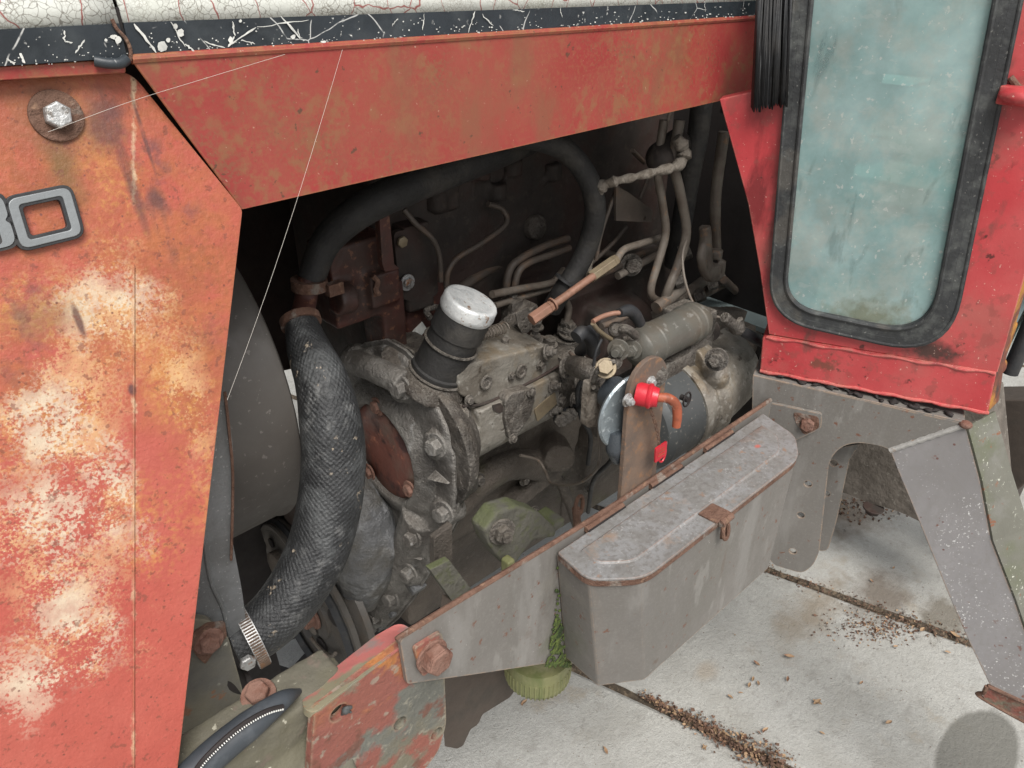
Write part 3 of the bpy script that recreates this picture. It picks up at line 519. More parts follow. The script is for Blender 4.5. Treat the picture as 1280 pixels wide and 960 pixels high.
# ---------------------------------------------------------------- tractor
T = top('tractor', (.7, 1.0, 0), 'old red and grey tractor with its side open, engine bay and steel toolbox showing', 'tractor')
YH = .65
# hood, rear part
def HP(pts, Y=YH): return [W(x, y, Y) for x, y in pts]
xh0, xh1 = W(165,72,YH).x, W(950,20,YH).x+.002
def line_z(a, c, x): t = (x-a.x)/(c.x-a.x); return a.z+(c.z-a.z)*t
sb0, sb1 = W(165,72,YH), W(950,20,YH); st0, st1 = W(165,28,YH), W(950,1,YH); rb0, rb1 = W(303,262,YH), W(945,115,YH)
def prof_hood(x):   # cross-section at x: red side up, stripe, rounded crown
    zb = line_z(rb0, rb1, x); zs = line_z(sb0, sb1, x); zt = line_z(st0, st1, x)
    return zb, zs, zt
b = MB()
b.plate([W(165,76,YH), W(302,262,YH),  W(945,116,YH), V((xh1, YH, line_z(sb0,sb1,xh1)))], V((0,.0025,0)))
hood = b.build('hood', m_hood, T, bev=.0012, label='long faded red side of the rear hood')
# folded lip under the red side, rolled bead on top of it
lip = MB(); lip.plate([W(303,262,YH)+V((0,.0026,.0)), W(945,116,YH)+V((0,.0026,.0)), W(945,116,YH)+V((0,.05,-.010)), W(303,262,YH)+V((0,.05,-.014))], V((0,0,.0015))); lip.build('folded_lip', m_darkred, hood)
bead = MB(); n = 40
bead.tube([W(165+785*i/n, 74-52*i/n, YH)+V((0,.0015,.0)) for i in range(n+1)], .0038, 8, raw=True); bead.build('hood_bead', m_hood, hood)
def band(x0, x1, f0, f1, off, m, name, par, n=24, kk=None):
    b = MB(); prev = None
    for i in range(n+1):
        x = x0+(x1-x0)*i/n; a = f0(x); c = f1(x); cur = [V((x, YH+off[0], a)), V((x, YH+off[1], c))]
        cur = [b.b.verts.new(q) for q in cur]+[b.b.verts.new(q+V((0,.003,0))) for q in cur]
        if prev:
            for q in ((0,1),(1,3),(3,2),(2,0)): b.b.faces.new([prev[q[0]], cur[q[0]], cur[q[1]], prev[q[1]]])
        prev = cur
    bmesh.ops.recalc_face_normals(b.b, faces=b.b.faces); return b.build(name, m, par)
zs = lambda x: line_z(sb0,sb1,x); zt = lambda x: line_z(st0,st1,x)
stripe = band(xh0, xh1, lambda x: zs(x)+.0015, zt, (.0005,.0015), m_stripe, 'decal_stripe', hood)
stripe['label'] = 'black stripe with white scratches along the hood'
# white crown surface: curves over to the far side
def crown(x0, x1, zfun, m, name, par, front=0):
    b = MB(); n = 20; prev = None; prof = [(0,0),(.002,.012),(.006,.024),(.016,.036),(.034,.046),(.08,.055),(.2,.062),(.35,.064),(.5,.062),(.62,.055),(.67,.045),(.69,.03),(.70,0),(.70,-.17)]
    for i in range(n+1):
        x = x0+(x1-x0)*i/n; cur = [b.b.verts.new(V((x, YH+.0015+y, zfun(x)+z))) for y, z in prof]
        if prev:
            for k in range(len(prof)-1): b.b.faces.new([prev[k], cur[k], cur[k+1], prev[k+1]])
        prev = cur
    return b.build(name, m, par, smooth=60)
cr = crown(xh0, xh1, zt, m_white, 'painted_crown', hood); cr['label'] = 'cracked white paint band on top of the hood'
so_ = cr.modifiers.new('t', 'SOLIDIFY'); so_.thickness = .003; so_.offset = -1
# front part of the hood (nose): stripe, red lip showing in the gap below
xn1 = xh0-.003; xn0 = -.35
nb0, nb1 = W(0,83,YH), W(160,72,YH); nt0, nt1 = W(0,37,YH), W(160,29,YH)
b = MB(); b.plate([W(-260,118,YH)+V((0,.004,0)), W(160,92,YH)+V((0,.004,0)), W(160,74,YH)+V((0,.004,0)), W(-260,100,YH)+V((0,.004,0))], V((0,.003,0)))
nose = b.build('hood', m_hood, T, bev=.001, label='front end of the hood above the side panel')
band(xn0, xn1, lambda x: line_z(nb0,nb1,x), lambda x: line_z(nt0,nt1,x), (.001,.001), m_stripe, 'decal_stripe', nose)
c2_ = crown(xn0, xn1, lambda x: line_z(nt0,nt1,x), m_white, 'painted_crown', nose); q = c2_.modifiers.new('t', 'SOLIDIFY'); q.thickness = .003; q.offset = -1
b = MB(); b.tube([W(118,76,YH), W(135,79,YH-.003), W(150,79,YH-.004), W(158,74,YH-.002)], .004, 10); b.build('dented_edge', m_stripe, nose)
b = MB(); b.tube([W(140,24,YH-.001), W(146,36,YH-.001), W(157,48,YH-.001), W(163,62,YH-.001), W(163,76,YH-.001)], .0014, 8); b.build('rusty_gap_edge', m_rust, nose)
b = MB(); b.plate([V((xn1+.0005, YH+.003, zt(xh0)+.01)), V((xh0-.0002, YH+.003, zt(xh0)+.01)), V((xh0-.0002, YH+.003, zs(xh0)-.004)), V((xn1+.0005, YH+.003, zs(xh0)-.004))], V((0,.02,0))); b.build('gap_seal', m_black, nose)
# scratches in the stripe: thin flakes of bared paint
b = MB(); rs = random.Random(3)
def scratch(pts, wd):
    P = [W(x, y, YH)+V((0,-.0006,0)) for x, y in pts]; prev = None
    for i, p in enumerate(P):
        d = (P[min(i+1,len(P)-1)]-P[max(i-1,0)]).normalized(); q = d.cross(V((0,1,0)))*wd*rs.uniform(.4,1.1)*(1 if 0 < i < len(P)-1 else .3)
        cur = [b.b.verts.new(p+q), b.b.verts.new(p-q)]
        if prev: b.b.faces.new([prev[0],cur[0],cur[1],prev[1]])
        prev = cur
def seg(a, c, n=7, j=1.0): return [(a[0]+(c[0]-a[0])*i/n+rs.gauss(0,j*.5), a[1]+(c[1]-a[1])*i/n+rs.gauss(0,j*.5)) for i in range(n+1)]
for a, c, w_ in [((167,29),(195,66),.0011),((213,27),(231,58),.0006),((231,56),(243,65),.0008),((80,37),(81,52),.0007),((81,52),(90,53),.0006),((106,50),(94,66),.0007),((8,73),(18,80),.0009),((24,66),(31,79),.0008),((255,52),(280,60),.0006),((291,26),(293,45),.0009),((293,45),(285,58),.0009),
    ((287,56),(320,34),.0007),((320,34),(385,25),.0006),((300,50),(318,55),.0005),((351,20),(375,48),.001),((375,48),(372,36),.0006),((594,14),(585,40),.0008),((602,18),(616,32),.0006),((497,22),(490,32),.0006),((530,17),(528,38),.0006),((640,12),(655,14),.0005),((700,10),(702,22),.0004),((880,2),(882,16),.0005)]:
    scratch(seg(a, c), w_)
def blob(px, py, rx, ry):
    ps = [W(px+math.cos(a)*rx*rs.uniform(.75,1.2), py+math.sin(a)*ry*rs.uniform(.75,1.2), YH)+V((0,-.0007,0)) for a in [i*.6283 for i in range(10)]]; b.b.faces.new([b.b.verts.new(p) for p in ps])
for q in ((203,58,6,7),(210,50,3,3),(225,41,5,6),(219,33,3,4),(141,46,5,3),(147,50,4,5),(132,50,2,2),(288,50,3,5),(300,17+9,2,2),(404,52,4,1.5),(366,46,3,3)): blob(*q)
for k in range(260):
    px = rs.uniform(0,945); lo_ = 84-.1*px*.6 if px < 160 else 71-(px-165)*.065; hi_ = 37 if px < 160 else 30-(px-165)*.035; py = lo_-abs(rs.gauss(0,.35))*(lo_-hi_); 
    if py > hi_+1: blob(px, py, rs.uniform(.3,1.3), rs.uniform(.3,1.0))
b.build('paint_scratches', m_scr, hood, kind='stuff')
# ---------------------------------------------------------------- side panel (leans out towards its foot)
PN = V((0, 1, -.24)).normalized(); PP = V((.2, .64, CAMZ-.2))
SPp = lambda x, y, o=0: WP(x, y, PP, PN)-PN*o
outl = [SPp(-330,128), SPp(162,88), SPp(303,262), SPp(222,960), SPp(196,1180), SPp(-330,1280)]
b = MB(); b.plate(rnd(outl, [0,.012,.004,0,0,0]), PN*.012)
side = b.build('side_panel', m_side, T, bev=.004, seg=4, label='faded salmon front side panel with rust and flaking paint')
b = MB(); a_, c_ = SPp(165.5,335,.0005), SPp(165.5,1000,.0005); b.loft([a_, a_+V((.0022,0,0)), a_+V((.0011,-.0009,0))], [c_, c_+V((.0022,0,0)), c_+V((.0011,-.0009,0))]); b.build('panel_crease', m_side, side)
p = SPp(70,145); b = MB(); b.lathe(p-PN*.0005, -PN, [(0,.0185),(.0022,.0182),(.0028,.017),(.0015,.010)], 36); b.build('washer', m_rust, side)
bolt(p-PN*.002, -PN, .0098, 'bolt', m_zinc, side, h=.0085, wash=False, rot=.35)
def digit(cx, cy, wd, ht, two=False):
    c = SPp(cx, cy); ux = V((1,0,0)); uz = V((0,.24,1)).normalized(); sh = .06
    pt = lambda u, v, o=0: c+ux*(u+v*sh)+uz*(v+u*.03)-PN*o
    def rr(x0,x1,z0,z1,r): return rnd([pt(x0,z0),pt(x1,z0),pt(x1,z1),pt(x0,z1)], r, 5)
    hs_ = [(-wd*.27,wd*.27,-ht*.26,ht*.26)] if not two else [(-wd*.22,wd*.22,-ht*.33,-ht*.09),(-wd*.22,wd*.22,ht*.09,ht*.33)]
    mk = lambda g_, o0, th, m, nm, par: MB().plate([q-PN*o0 for q in (rr(-wd/2+g_,wd/2-g_,-ht/2+g_,ht/2-g_,.009-g_) if not two else
        rnd([pt(-wd/2+g_,-ht/2+g_),pt(wd/2-g_,-ht/2+g_),pt(wd/2-g_,-ht*.07),pt(wd/2-g_-.003,0),pt(wd/2-g_,ht*.07),pt(wd/2-g_,ht/2-g_),pt(-wd/2+g_,ht/2-g_),pt(-wd/2+g_,ht*.07),pt(-wd/2+g_+.003,0),pt(-wd/2+g_,-ht*.07)], [.009,.009,.004,.002,.004,.009,.009,.004,.002,.004]))], -PN*th,
        [[q-PN*o0 for q in rr(h[0]-g_,h[1]+g_,h[2]-g_,h[3]+g_,.003)] for h in hs_]).build(nm, m, par, bev=.0007)
    o = mk(0, -.001, .0065, m_rub, 'badge_digit', side); mk(.0022, .0050, .0012, m_badge, 'badge_face', None) if 0 else None
    f = mk(.0022, .0050, .0014, m_badge, 'badge_face', side); return o, f
d0, f0 = digit(55, 272, .047, .040); d0['label'] = 'silver and black badge digit zero'
d8, f8 = digit(-30, 283, .045, .040, True); d8['label'] = 'silver and black badge digit eight'
# ---------------------------------------------------------------- cab
GP = V((1.034,.521,CAMZ-.6)); GD = V((.407,-.914,0)); GN = V((-.914,-.407,0))
G = lambda x, y, o=0: WP(x, y, GP, GN)+GN*o
wo = rnd([G(1022,-90),G(1290,-90),G(1197,430),G(963,388)], [.02,.02,.085,.075], 10)
# window outline (rubber outer / glass edge)
so_pts = [G(998,-100),G(1299,-100),G(1186,447),G(959,396)]
si_pts = [G(1027,-100),G(1259,-100),G(1160,416),G(982,379)]
seal_out = rnd(so_pts, [.05,.05,.095,.07], 10); seal_in = rnd(si_pts, [.03,.03,.07,.05], 10)
hole = rnd([G(1008,-95),G(1284,-95),G(1176,434),G(970,388)], [.04,.04,.085,.06], 10)
b = MB(); b.plate([G(961,418),G(950,340),G(935,255),G(899,124),G(948,113),G(982,111),G(984,40),G(988,-220),G(1440,-220),G(1395,0),G(1281,346),G(1247,466)], -GN*.03, [hole])
cab = b.build('cab_front', m_red, T, bev=.0015, seg=2, label='red cab front corner with a rubber framed window')
b = MB(); b.plate([G(950,462,.0012),G(953,422,.0012),G(963,419,.0012),G(1246,465,.0012),G(1235,516,.0012)], -GN*.06); b.build('cab_sill', m_red, cab, bev=.0025, seg=3)
b = MB(); b.tube([G(958+(1244-958)*i/24, 421+(467-421)*i/24+math.sin(i*1.3)*1.2, .0008) for i in range(25)], .0026, 8, raw=True, fn=lambda t: 1+.35*math.sin(t*40)); b.build('weld_seam', m_red, cab)
b = MB(); b.tube([G(950+(1236-950)*i/24, 463+(516-463)*i/24+math.sin(i*1.7)*.8, .0005) for i in range(25)], .003, 8, raw=True, fn=lambda t: 1+.2*math.sin(t*50)); b.build('weld_seam', m_red, cab)
b = MB(); b.plate([q+GN*.010 for q in seal_out], -GN*.010, [[q+GN*.010 for q in seal_in]]); seal = b.build('window_seal', m_seal, cab, bev=.0035, seg=3)
def mid(t, o): return [a*(1-t)+c*t+GN*o for a, c in zip(rnd(so_pts, [.05,.05,.095,.07], 10), rnd(si_pts, [.03,.03,.07,.05], 10))]
for t, o, r in ((.10,.0092,.0025),(.45,.0088,.0014),(.90,.0095,.0034)):
    b = MB(); b.loop(mid(t, o), r, 8); b.build('seal_rib', m_seal, seal)
b = MB(); b.plate([q+GN*.003 for q in rnd([G(1020,-98),G(1268,-98),G(1166,421),G(978,384)], [.03,.03,.07,.05], 10)], -GN*.004); b.build('window_glass', m_glass, cab)
# cab side round the corner, door edge, far bits
CX = V((.914,.407,0)); cr1, cr2, cr3 = G(1247,466,-.004), G(1281,346,-.004), G(1395,0,-.004); cr0 = G(1235,516,.001)
b = MB(); b.plate([cr0, cr1, cr2, cr3, cr3+V((.035,0,0)), cr2+V((.03,0,0)), cr1+V((.03,0,0)), cr0+V((.045,0,0))], V((.0,.01,0))); b.build('cab_corner_post', m_redside, cab, bev=.003)
b = MB(); b.box(V((1.225,.265,.985)), V((.03,.05,.06))); b.ball(V((1.215,.25,.95)), .02); b.build('door_hinge', m_redside, cab, cast=.003)
b = MB(); b.tube([V((1.27,.235,.92)), V((1.30,.225,1.2)), V((1.36,.19,1.5))], .012, 10); b.build('door_seal', m_rub, cab)
b = MB(); b.plate([V((1.28,.25,.95)), V((1.9,.30,.95)), V((1.9,.24,1.7)), V((1.37,.19,1.7))], V((0,.005,0))); b.build('door_glass', m_glass, cab)
h = G(1278,118,.012); b = MB(); b.box(h, V((.03,.05,.022))); b.ball(h+V((-.01,-.0,0)), (.018,.026,.011)); b.build('grab_handle', m_red, cab, cast=.002)
b = MB(); b.tube([G(1262,96,.004), G(1272,108,.006), G(1280,110,.006)], .004, 8); b.build('handle_weld', m_rust, cab)
# cab inside: back wall, dash box, seat edge
b = MB(); b.plate([V((1.25,1.5,.86)), V((2.3,1.5,.86)), V((2.3,.3,.86)), V((1.25,.3,.86))], V((0,0,-.01))); b.build('cab_floor', m_int, T)
b = MB(); b.plate([V((2.3,1.6,.86)), V((2.3,.2,.86)), V((2.3,.2,2.0)), V((2.3,1.6,2.0))], V((.02,0,0))); b.build('cab_rear_wall', m_intl, T)
def inbox(x0, y0, x1, y1, X, m, nm, dp=.06):
    a, c = WX(x0, y0, X), WX(x1, y1, X); b = MB(); lo = V((X, min(a.y,c.y), min(a.z,c.z))); hi = V((X+dp, max(a.y,c.y), max(a.z,c.z))); b.box((lo+hi)/2, hi-lo); return b.build(nm, m, T, bev=.006, seg=3)
inbox(1062,102,1132,170,1.65,m_int,'control_box',.10); inbox(1058,98,1136,108,1.64,m_intl,'box_lit_top',.12)  # paler slab on the box: its lit top edge put into colour
inbox(1000,158,1112,170,1.60,m_int,'cross_rail'); inbox(1000,235,1180,300,1.55,m_int,'dashboard',.15); inbox(995,232,1185,240,1.54,m_intl,'dashboard_lit_edge',.16)  # paler strip paints the lit upper edge of the dashboard
b = MB(); b.box(V((1.9,.75,1.05)), V((.4,.45,.10))); b.box(V((2.08,.75,1.3)), V((.10,.45,.45))); b.build('driver_seat', m_int, T, bev=.04, seg=4)
# pleated rubber curtain at the end of the hood
b = MB(); rp = random.Random(5)
fr = []; 
for i in range(34):
    t = i/33; fr.append((t, (.004 if i % 2 else -.002)+rp.uniform(-.001,.002)))
A = G(951,-25,.012); B_ = G(990,-25,.012); A2 = G(943,130,.012); B2 = G(985,122,.012)
prev = None
for t, o in fr:
    cur = [A*(1-t)+B_*t+V((-o,-o,0)), A2*(1-t)+B2*t+V((-o,-o,-abs(o)*1.5))]; cur = [b.b.verts.new(c) for c in cur]
    if prev: b.b.faces.new([prev[0],cur[0],cur[1],prev[1]])
    prev = cur
pl = b.build('pleated_curtain', m_rub, T, smooth=10, label='black pleated rubber curtain between hood and cab'); q = pl.modifiers.new('t','SOLIDIFY'); q.thickness = .003
b = MB(); b.box(W(943,60,.67)+V((.01,.02,0)), V((.02,.05,.2))); b.build('hood_rear_seal', m_rub, T)
b = MB(); b.tube([W(918,124,.64), W(920,130,.64), W(919,138,.64)], .0011, 6); b.build('paint_flake', m_scr, hood)
# engine bay back walls so that it is dark inside
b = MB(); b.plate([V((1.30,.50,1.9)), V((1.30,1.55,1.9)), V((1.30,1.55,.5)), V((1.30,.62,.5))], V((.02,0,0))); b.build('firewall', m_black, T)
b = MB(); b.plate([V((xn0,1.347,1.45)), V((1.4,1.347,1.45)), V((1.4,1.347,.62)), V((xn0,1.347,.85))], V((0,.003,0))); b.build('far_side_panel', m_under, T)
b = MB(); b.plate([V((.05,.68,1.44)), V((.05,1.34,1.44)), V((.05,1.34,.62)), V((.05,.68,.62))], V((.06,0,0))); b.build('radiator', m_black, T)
AX = V((1,0,0))
def pipe(name, pts, rpx, m, parent=T, label=None, n=10, res=6, rad=None, fn=None):
    P = [W(*p) for p in pts]
    r = rad if rad else [M(p, rpx if not isinstance(rpx, list) else rpx[i]) for i, p in enumerate(P)]
    if not isinstance(rpx, list) and not rad: r = sum(r)/len(r)
    b = MB(); b.tube(P, r, n, res, fn=fn); return b.build(name, m, parent, label=label)
def at(p): return W(*p)
# ================= toolbox and its mounting bar
BT, BB = CAMZ-.65, CAMZ-.862
ZB = BT
def bx(x, y, z): return V((x, y, z))
tp = [(.531,.488),(.524,.429),(.573,.387),(.925,.387),(.972,.419),(.990,.488)]
bp = [(.556,.488),(.553,.425),(.606,.389),(.918,.389),(.968,.421),(.985,.488)]
b = MB(); b.loft(rnd([bx(x,y,BT-.010) for x,y in tp], [.001,.004,.004,.004,.004,.001], 3), rnd([bx(x,y,BB) for x,y in bp], [.001,.004,.004,.004,.004,.001], 3))
tool = b.build('toolbox', m_grey, T, bev=.0035, seg=3, label='grey steel toolbox with clipped corners hung on the bar')
def off(pts, d):   # move polygon outward by d
    c = V((sum(p[0] for p in pts)/len(pts), sum(p[1] for p in pts)/len(pts))); out = []
    n = len(pts)
    for i in range(n):
        a, p, q = V(pts[i-1]), V(pts[i]), V(pts[(i+1) % n]); e1 = (p-a).normalized(); e2 = (q-p).normalized(); n1 = V((e1.y,-e1.x)); n2 = V((e2.y,-e2.x))
        if n1.dot(p-c) < 0: n1, n2 = -n1, -n2
        m_ = (n1+n2); m_ = m_/max(.3, m_.dot(n1)); out.append((p+m_*d)[:])
    return out
lidp = off(tp, .004); lidp = [(x, min(y, .484)) for x, y in lidp]
RR = [.003,.016,.022,.022,.016,.003]
rl = lambda pts, z, k=1: rnd([bx(x,y,z) for x,y in pts], [q*k for q in RR], 5)
b = MB(); b.loft(rl(lidp, BT), rl(lidp, BT-.004)); lid = b.build('lid', m_lid, tool, bev=.0018, seg=3, label='blotchy zinc coloured lid with rusty rim')
b = MB(); o2 = off(tp, .0035); o2 = [(x, min(y,.484)) for x,y in o2]; b.loft(rl(o2, BT-.0042), rl(o2, BT-.013)); b.build('lid_rim', m_rust, tool, bev=.001)
ra = off(tp, -.020); rb_ = off(tp, -.0235); b = MB(); b.loft(rl(rb_, BT+.0022, .6), rl(ra, BT-.001, .6)); b.build('raised_panel', m_lid, tool, bev=.0012, seg=3)
b = MB(); b.tube([bx(x,y,BT-.006)+V((0,0,0)) for x,y in [(.533,.470),(.531,.433),(.575,.3935),(.92,.3935)]], .0001, 4) if 0 else None
for (xa, xb) in ((W(733,652,.487).x, W(779,626,.487).x), (W(814,601,.487).x, W(852,579,.487).x), (W(882,556,.487).x, W(916,533,.487).x)):
    b = MB(); b.cyl(bx(xa,.4875,BT+.001), bx(xb,.4875,BT+.001), .0042, 12); b.build('hinge_knuckle', m_rust, tool)
    b = MB(); b.plate([bx(xa,.4835,BT+.0012),bx(xb,.4835,BT+.0012),bx(xb,.481,BT+.0012),bx(xa,.481,BT+.0012)], V((0,0,.0006))); b.build('hinge_gap', m_black, tool)
# hasp
hx = W(905,640,.383).x
b = MB(); b.plate(rnd([bx(hx-.020,.408,BT+.0005),bx(hx+.012,.408,BT+.0005),bx(hx+.014,.381,BT+.0005),bx(hx-.018,.381,BT+.0005)],.002), V((0,0,.002))); b.build('hasp_plate', m_rust, tool, bev=.0006)
b = MB(); b.cyl(bx(hx-.010,.3795,BT-.003), bx(hx+.014,.3795,BT-.003), .0052, 14); b.build('hasp_pin', m_rust, tool)
b = MB(); c = bx(hx+.002,.378,BT-.020); b.loop([c+V((math.cos(a)*.0062, -.001+.002*math.sin(a), math.sin(a)*.013)) for a in [i*math.pi/8 for i in range(16)]], .0028, 8); b.build('hasp_staple', m_rust, tool)
b = MB(); b.plate(rnd([bx(hx-.007,.3805,BT-.006),bx(hx+.010,.3805,BT-.006),bx(hx+.008,.3805,BT-.034),bx(hx-.004,.3805,BT-.034)],.004), V((0,-.0018,0)), [circ(bx(hx+.002,.3805,BT-.021), V((0,1,0)), .0045, 12)]); b.build('hasp_tongue', m_rust, tool, bev=.0005)
# bar
YB = .490
b = MB(); bar = [W(500,800,YB), W(530,781,YB), bx(.62,YB,BT+.004), bx(1.030,YB,BT+.006), bx(1.030,YB,BT-.05), bx(1.0,YB,BB), bx(.545,YB,W(693,831,YB).z), W(600,842,YB), W(509,855,YB)]
b.plate(rnd(bar, [.006,0,0,0,0,.01,0,0,.004]), V((0,.006,0))); bm_ = b.build('mounting_bar', m_grey, T, bev=.0012, label='grey flat bar that carries the toolbox')
e0, e1 = W(500,800,YB), bx(1.03,YB,BT+.0065); b = MB(); b.tube([W(498,803,YB)+V((0,.003,0)), W(530,781,YB)+V((0,.003,.0003)), bx(.62,YB+.003,BT+.0045), bx(.8,YB+.003,BT+.0055), bx(1.03,YB+.003,BT+.0065)], .0036, 8); b.build('rusty_top_edge', m_rust, bm_)
bp_ = W(535,815,YB); b = MB(); b.plate(rnd([bp_+V((x,-.0005,z)) for x,z in ((-.021,.026),(.016,.024),(.021,-.020),(-.013,-.026))], .006), V((0,-.005,0))); b.build('square_washer', m_frame, bm_, bev=.001)
b = MB(); b.cyl(bp_+V((0,-.005,0)), bp_+V((0,-.0085,0)), .0205, 28); b.build('washer', m_boltr, bm_, bev=.001)
bolt(bp_+V((.001,-.008,0)), V((.0,-1,0)), .0175, 'bolt', m_boltr, bm_, h=.016, wash=False, rot=.12)
# tab turned onto the cab bracket
FP = V((1.022,.527,.89)); FD = V((.38,-.925,0)); FN = V((-.925,-.38,0))
Fp = lambda x, y, o=0: WP(x, y, FP, FN)+FN*o
b = MB(); b.plate(rnd([Fp(940,523,.001),Fp(958,500,.001),Fp(1028,515,.001),Fp(1027,533,.001),Fp(993,549,.001),Fp(950,560,.001)], [0,.0,.006,.006,0,0]), FN*.006); b.build('bar_tab', m_grey, bm_, bev=.0012)
b = MB(); b.plate(rnd([Fp(992,512,.0073),Fp(1024,518,.0073),Fp(1025,532,.0073),Fp(1006,541,.0073),Fp(996,527,.0073)], .006), FN*.0006); b.build('rust_patch', m_rust, bm_)
bolt(Fp(1010,527,.0075), FN, .0115, 'bolt', m_boltr, bm_, h=.009, wash=False, rot=.5)
# moss in the corner between bar and box
b = MB(); rr = random.Random(2)
for k in range(230):
    t = rr.random(); y_ = 700+135*t**.45
    if y_ < 772: px = 697+rr.uniform(-2.5,2.5)
    else: px = 697+rr.uniform(-(y_-772)*.20-3, (y_-772)*.26+3)
    if y_ < 768 and rr.random() < .8: continue
    b.ball(W(px, min(y_, 833), .487), (rr.uniform(.001,.0035)*(1 if y_ < 780 else 1.3), .0020, rr.uniform(.001,.0035)*(1 if y_ < 780 else 1.3)), 1)
b.build('moss_clump', m_mossg, T, kind='stuff', cast=.0012, sm=1, sub=.002, label='bright green moss in the seam between bar and toolbox')
# ================= cab bracket with hole strip and slanted leg
arch = [(985,597),(940,515),(941,469),(1206,530),(1114,563),(1100,557),(1075,553),(1056,556),(1043,566),(1036,580),(1024,690),(1017,706),(1003,717),(970,707),(950,690)]
A_ = [Fp(x,y) for x,y in arch]
holes = [circ(Fp(x,y), FN, .0062, 14) for x,y in ((1010,605),(1001,644),(991,689))]
b = MB(); b.plate(rnd(A_, [0,0,.003,0,0,.01,.02,.02,.02,.01,.012,.012,.012,0,0]), -FN*.006, holes)
br = b.build('cab_bracket', m_grey, T, bev=.0015, label='grey steel cab bracket with an arch cut out and slanted leg')
# top flange
b = MB(); b.plate([Fp(941,469,-.0005)+V((0,0,-.0035)), Fp(1206,530,-.0005)+V((0,0,-.001)), Fp(1206,530,-.09), Fp(941,469,-.09)], V((0,0,.004))); b.build('top_flange', m_grey, br, bev=.001)
# rear hole strip
bk = [Fp(x,y,-.055) for x,y in ((1064,570),(1054,560),(1040,585),(1028,640),(1016,655),(1012,680),(1024,689),(1035,683),(1045,640))]
Bk = lambda x,y: WP(x, y, FP-FN*.055, FN)
b = MB(); b.plate(rnd([Bk(1075,555),Bk(1045,560),Bk(1016,600),Bk(1008,686),Bk(1034,690),Bk(1045,655),Bk(1062,575)], [0,0,0,.01,.012,.02,.0]), -FN*.006, [circ(Bk(x,y), FN, .0062, 14) for x,y in ((1042,579),(1033,617),(1023,660))]); b.build('hole_strip', m_grey, br, bev=.001)
b = MB(); b.plate([Fp(985,597,-.006),Fp(985,680,-.006),Fp(985,680,-.06),Fp(985,597,-.06)], V((.004,0,0))); b.build('strip_web', m_grey, br)
# slanted leg: front face, side face
L0 = Fp(1112,563); L1 = Fp(1207,531); 
def along(px, py, x): return WX(px, py, x)
La = along(1237,856,1.165); Lb = along(1284,866,1.215); L2 = along(1239,514,1.19) if 0 else L1+(along(1262,560,1.28)-L1)*0+V((.055,-.012,.004)); 
Lc = Lb+V((.10,-.02,0))
fn_ = (La-L0).cross(L1-L0).normalized(); fn_ = fn_ if fn_.dot(CAM-L0) > 0 else -fn_
pj = lambda x, y, o=0: WP(x, y, L0, fn_)+fn_*o
b = MB(); b.plate([pj(1112,563),pj(1207,531),pj(1225,600),pj(1239,675),pj(1268,750),pj(1300,845),pj(1340,960),pj(1285,880),pj(1237,856),pj(1211,802),pj(1185,742),pj(1150,655),pj(1127,600)], -fn_*.006)
leg = b.build('slanted_leg', m_leg, br, bev=.0015)
b = MB(); b.tube([L0+(L1-L0)*i/16+fn_*-.0005 for i in range(17)], .0045, 8, raw=True, fn=lambda t: 1+.15*math.sin(t*50)); b.build('weld_bead', m_bead, br)
b = MB(); b.ball(L1+fn_*-.001, (.010,.010,.006), 2); b.build('weld_blob', m_boltr, br, cast=.0015)
Rl = [L1+V((.0,0,-.002)), WX(1241,514,L1.x+.06), WX(1262,590,pj(1225,600).x+.06), WX(1284,660,pj(1239,675).x+.06), WX(1312,745,pj(1268,750).x+.06), WX(1345,845,pj(1300,845).x+.06), WX(1390,960,pj(1340,960).x+.06), pj(1340,960), pj(1300,845), pj(1268,750), pj(1239,675), pj(1225,600)]
b = MB(); cen = sum(Rl, V())/len(Rl); vs_ = [b.b.verts.new(p) for p in Rl]
for tri in tessellate_polygon([Rl]): b.b.faces.new([vs_[i] for i in tri])
o = b.build('leg_side_plate', m_legs, br); q = o.modifiers.new('t','SOLIDIFY'); q.thickness = .004
for p_ in o.data.polygons: p_.use_smooth = False
# foot step at the bottom of the leg
b = MB(); f0, f1 = pj(1234,857), pj(1330,900); dn = V((0,0,-.045))
b.plate(rnd([f0, f1, f1+dn, f0+dn*.75+V((.004,0,0))], [.003,.003,.003,.01]), V((.006,0,0))); b.build('foot_bracket', m_frame, br, bev=.001)
b = MB(); b.tube([f0+V((-.002,0,0)), f0+dn*.4, f0+dn*.8+V((.006,0,0)), f1+dn], .0035, 8); b.tube([f0, (f0+f1)/2, f1], .0035, 8); b.build('foot_edge', m_rust, br)
# black gunk and crumbs between bracket top and cab
b = MB(); rr = random.Random(4)
for k in range(55):
    t = rr.random(); p = Fp(962+225*t, 471+52*t, -.004)+V((rr.uniform(0,.012), 0, rr.uniform(-.001,.004))); b.ball(p, (rr.uniform(.002,.006),rr.uniform(.003,.008),rr.uniform(.001,.004)), 1)
b.build('sealant_lump', m_black, br, cast=.0018, sm=1)
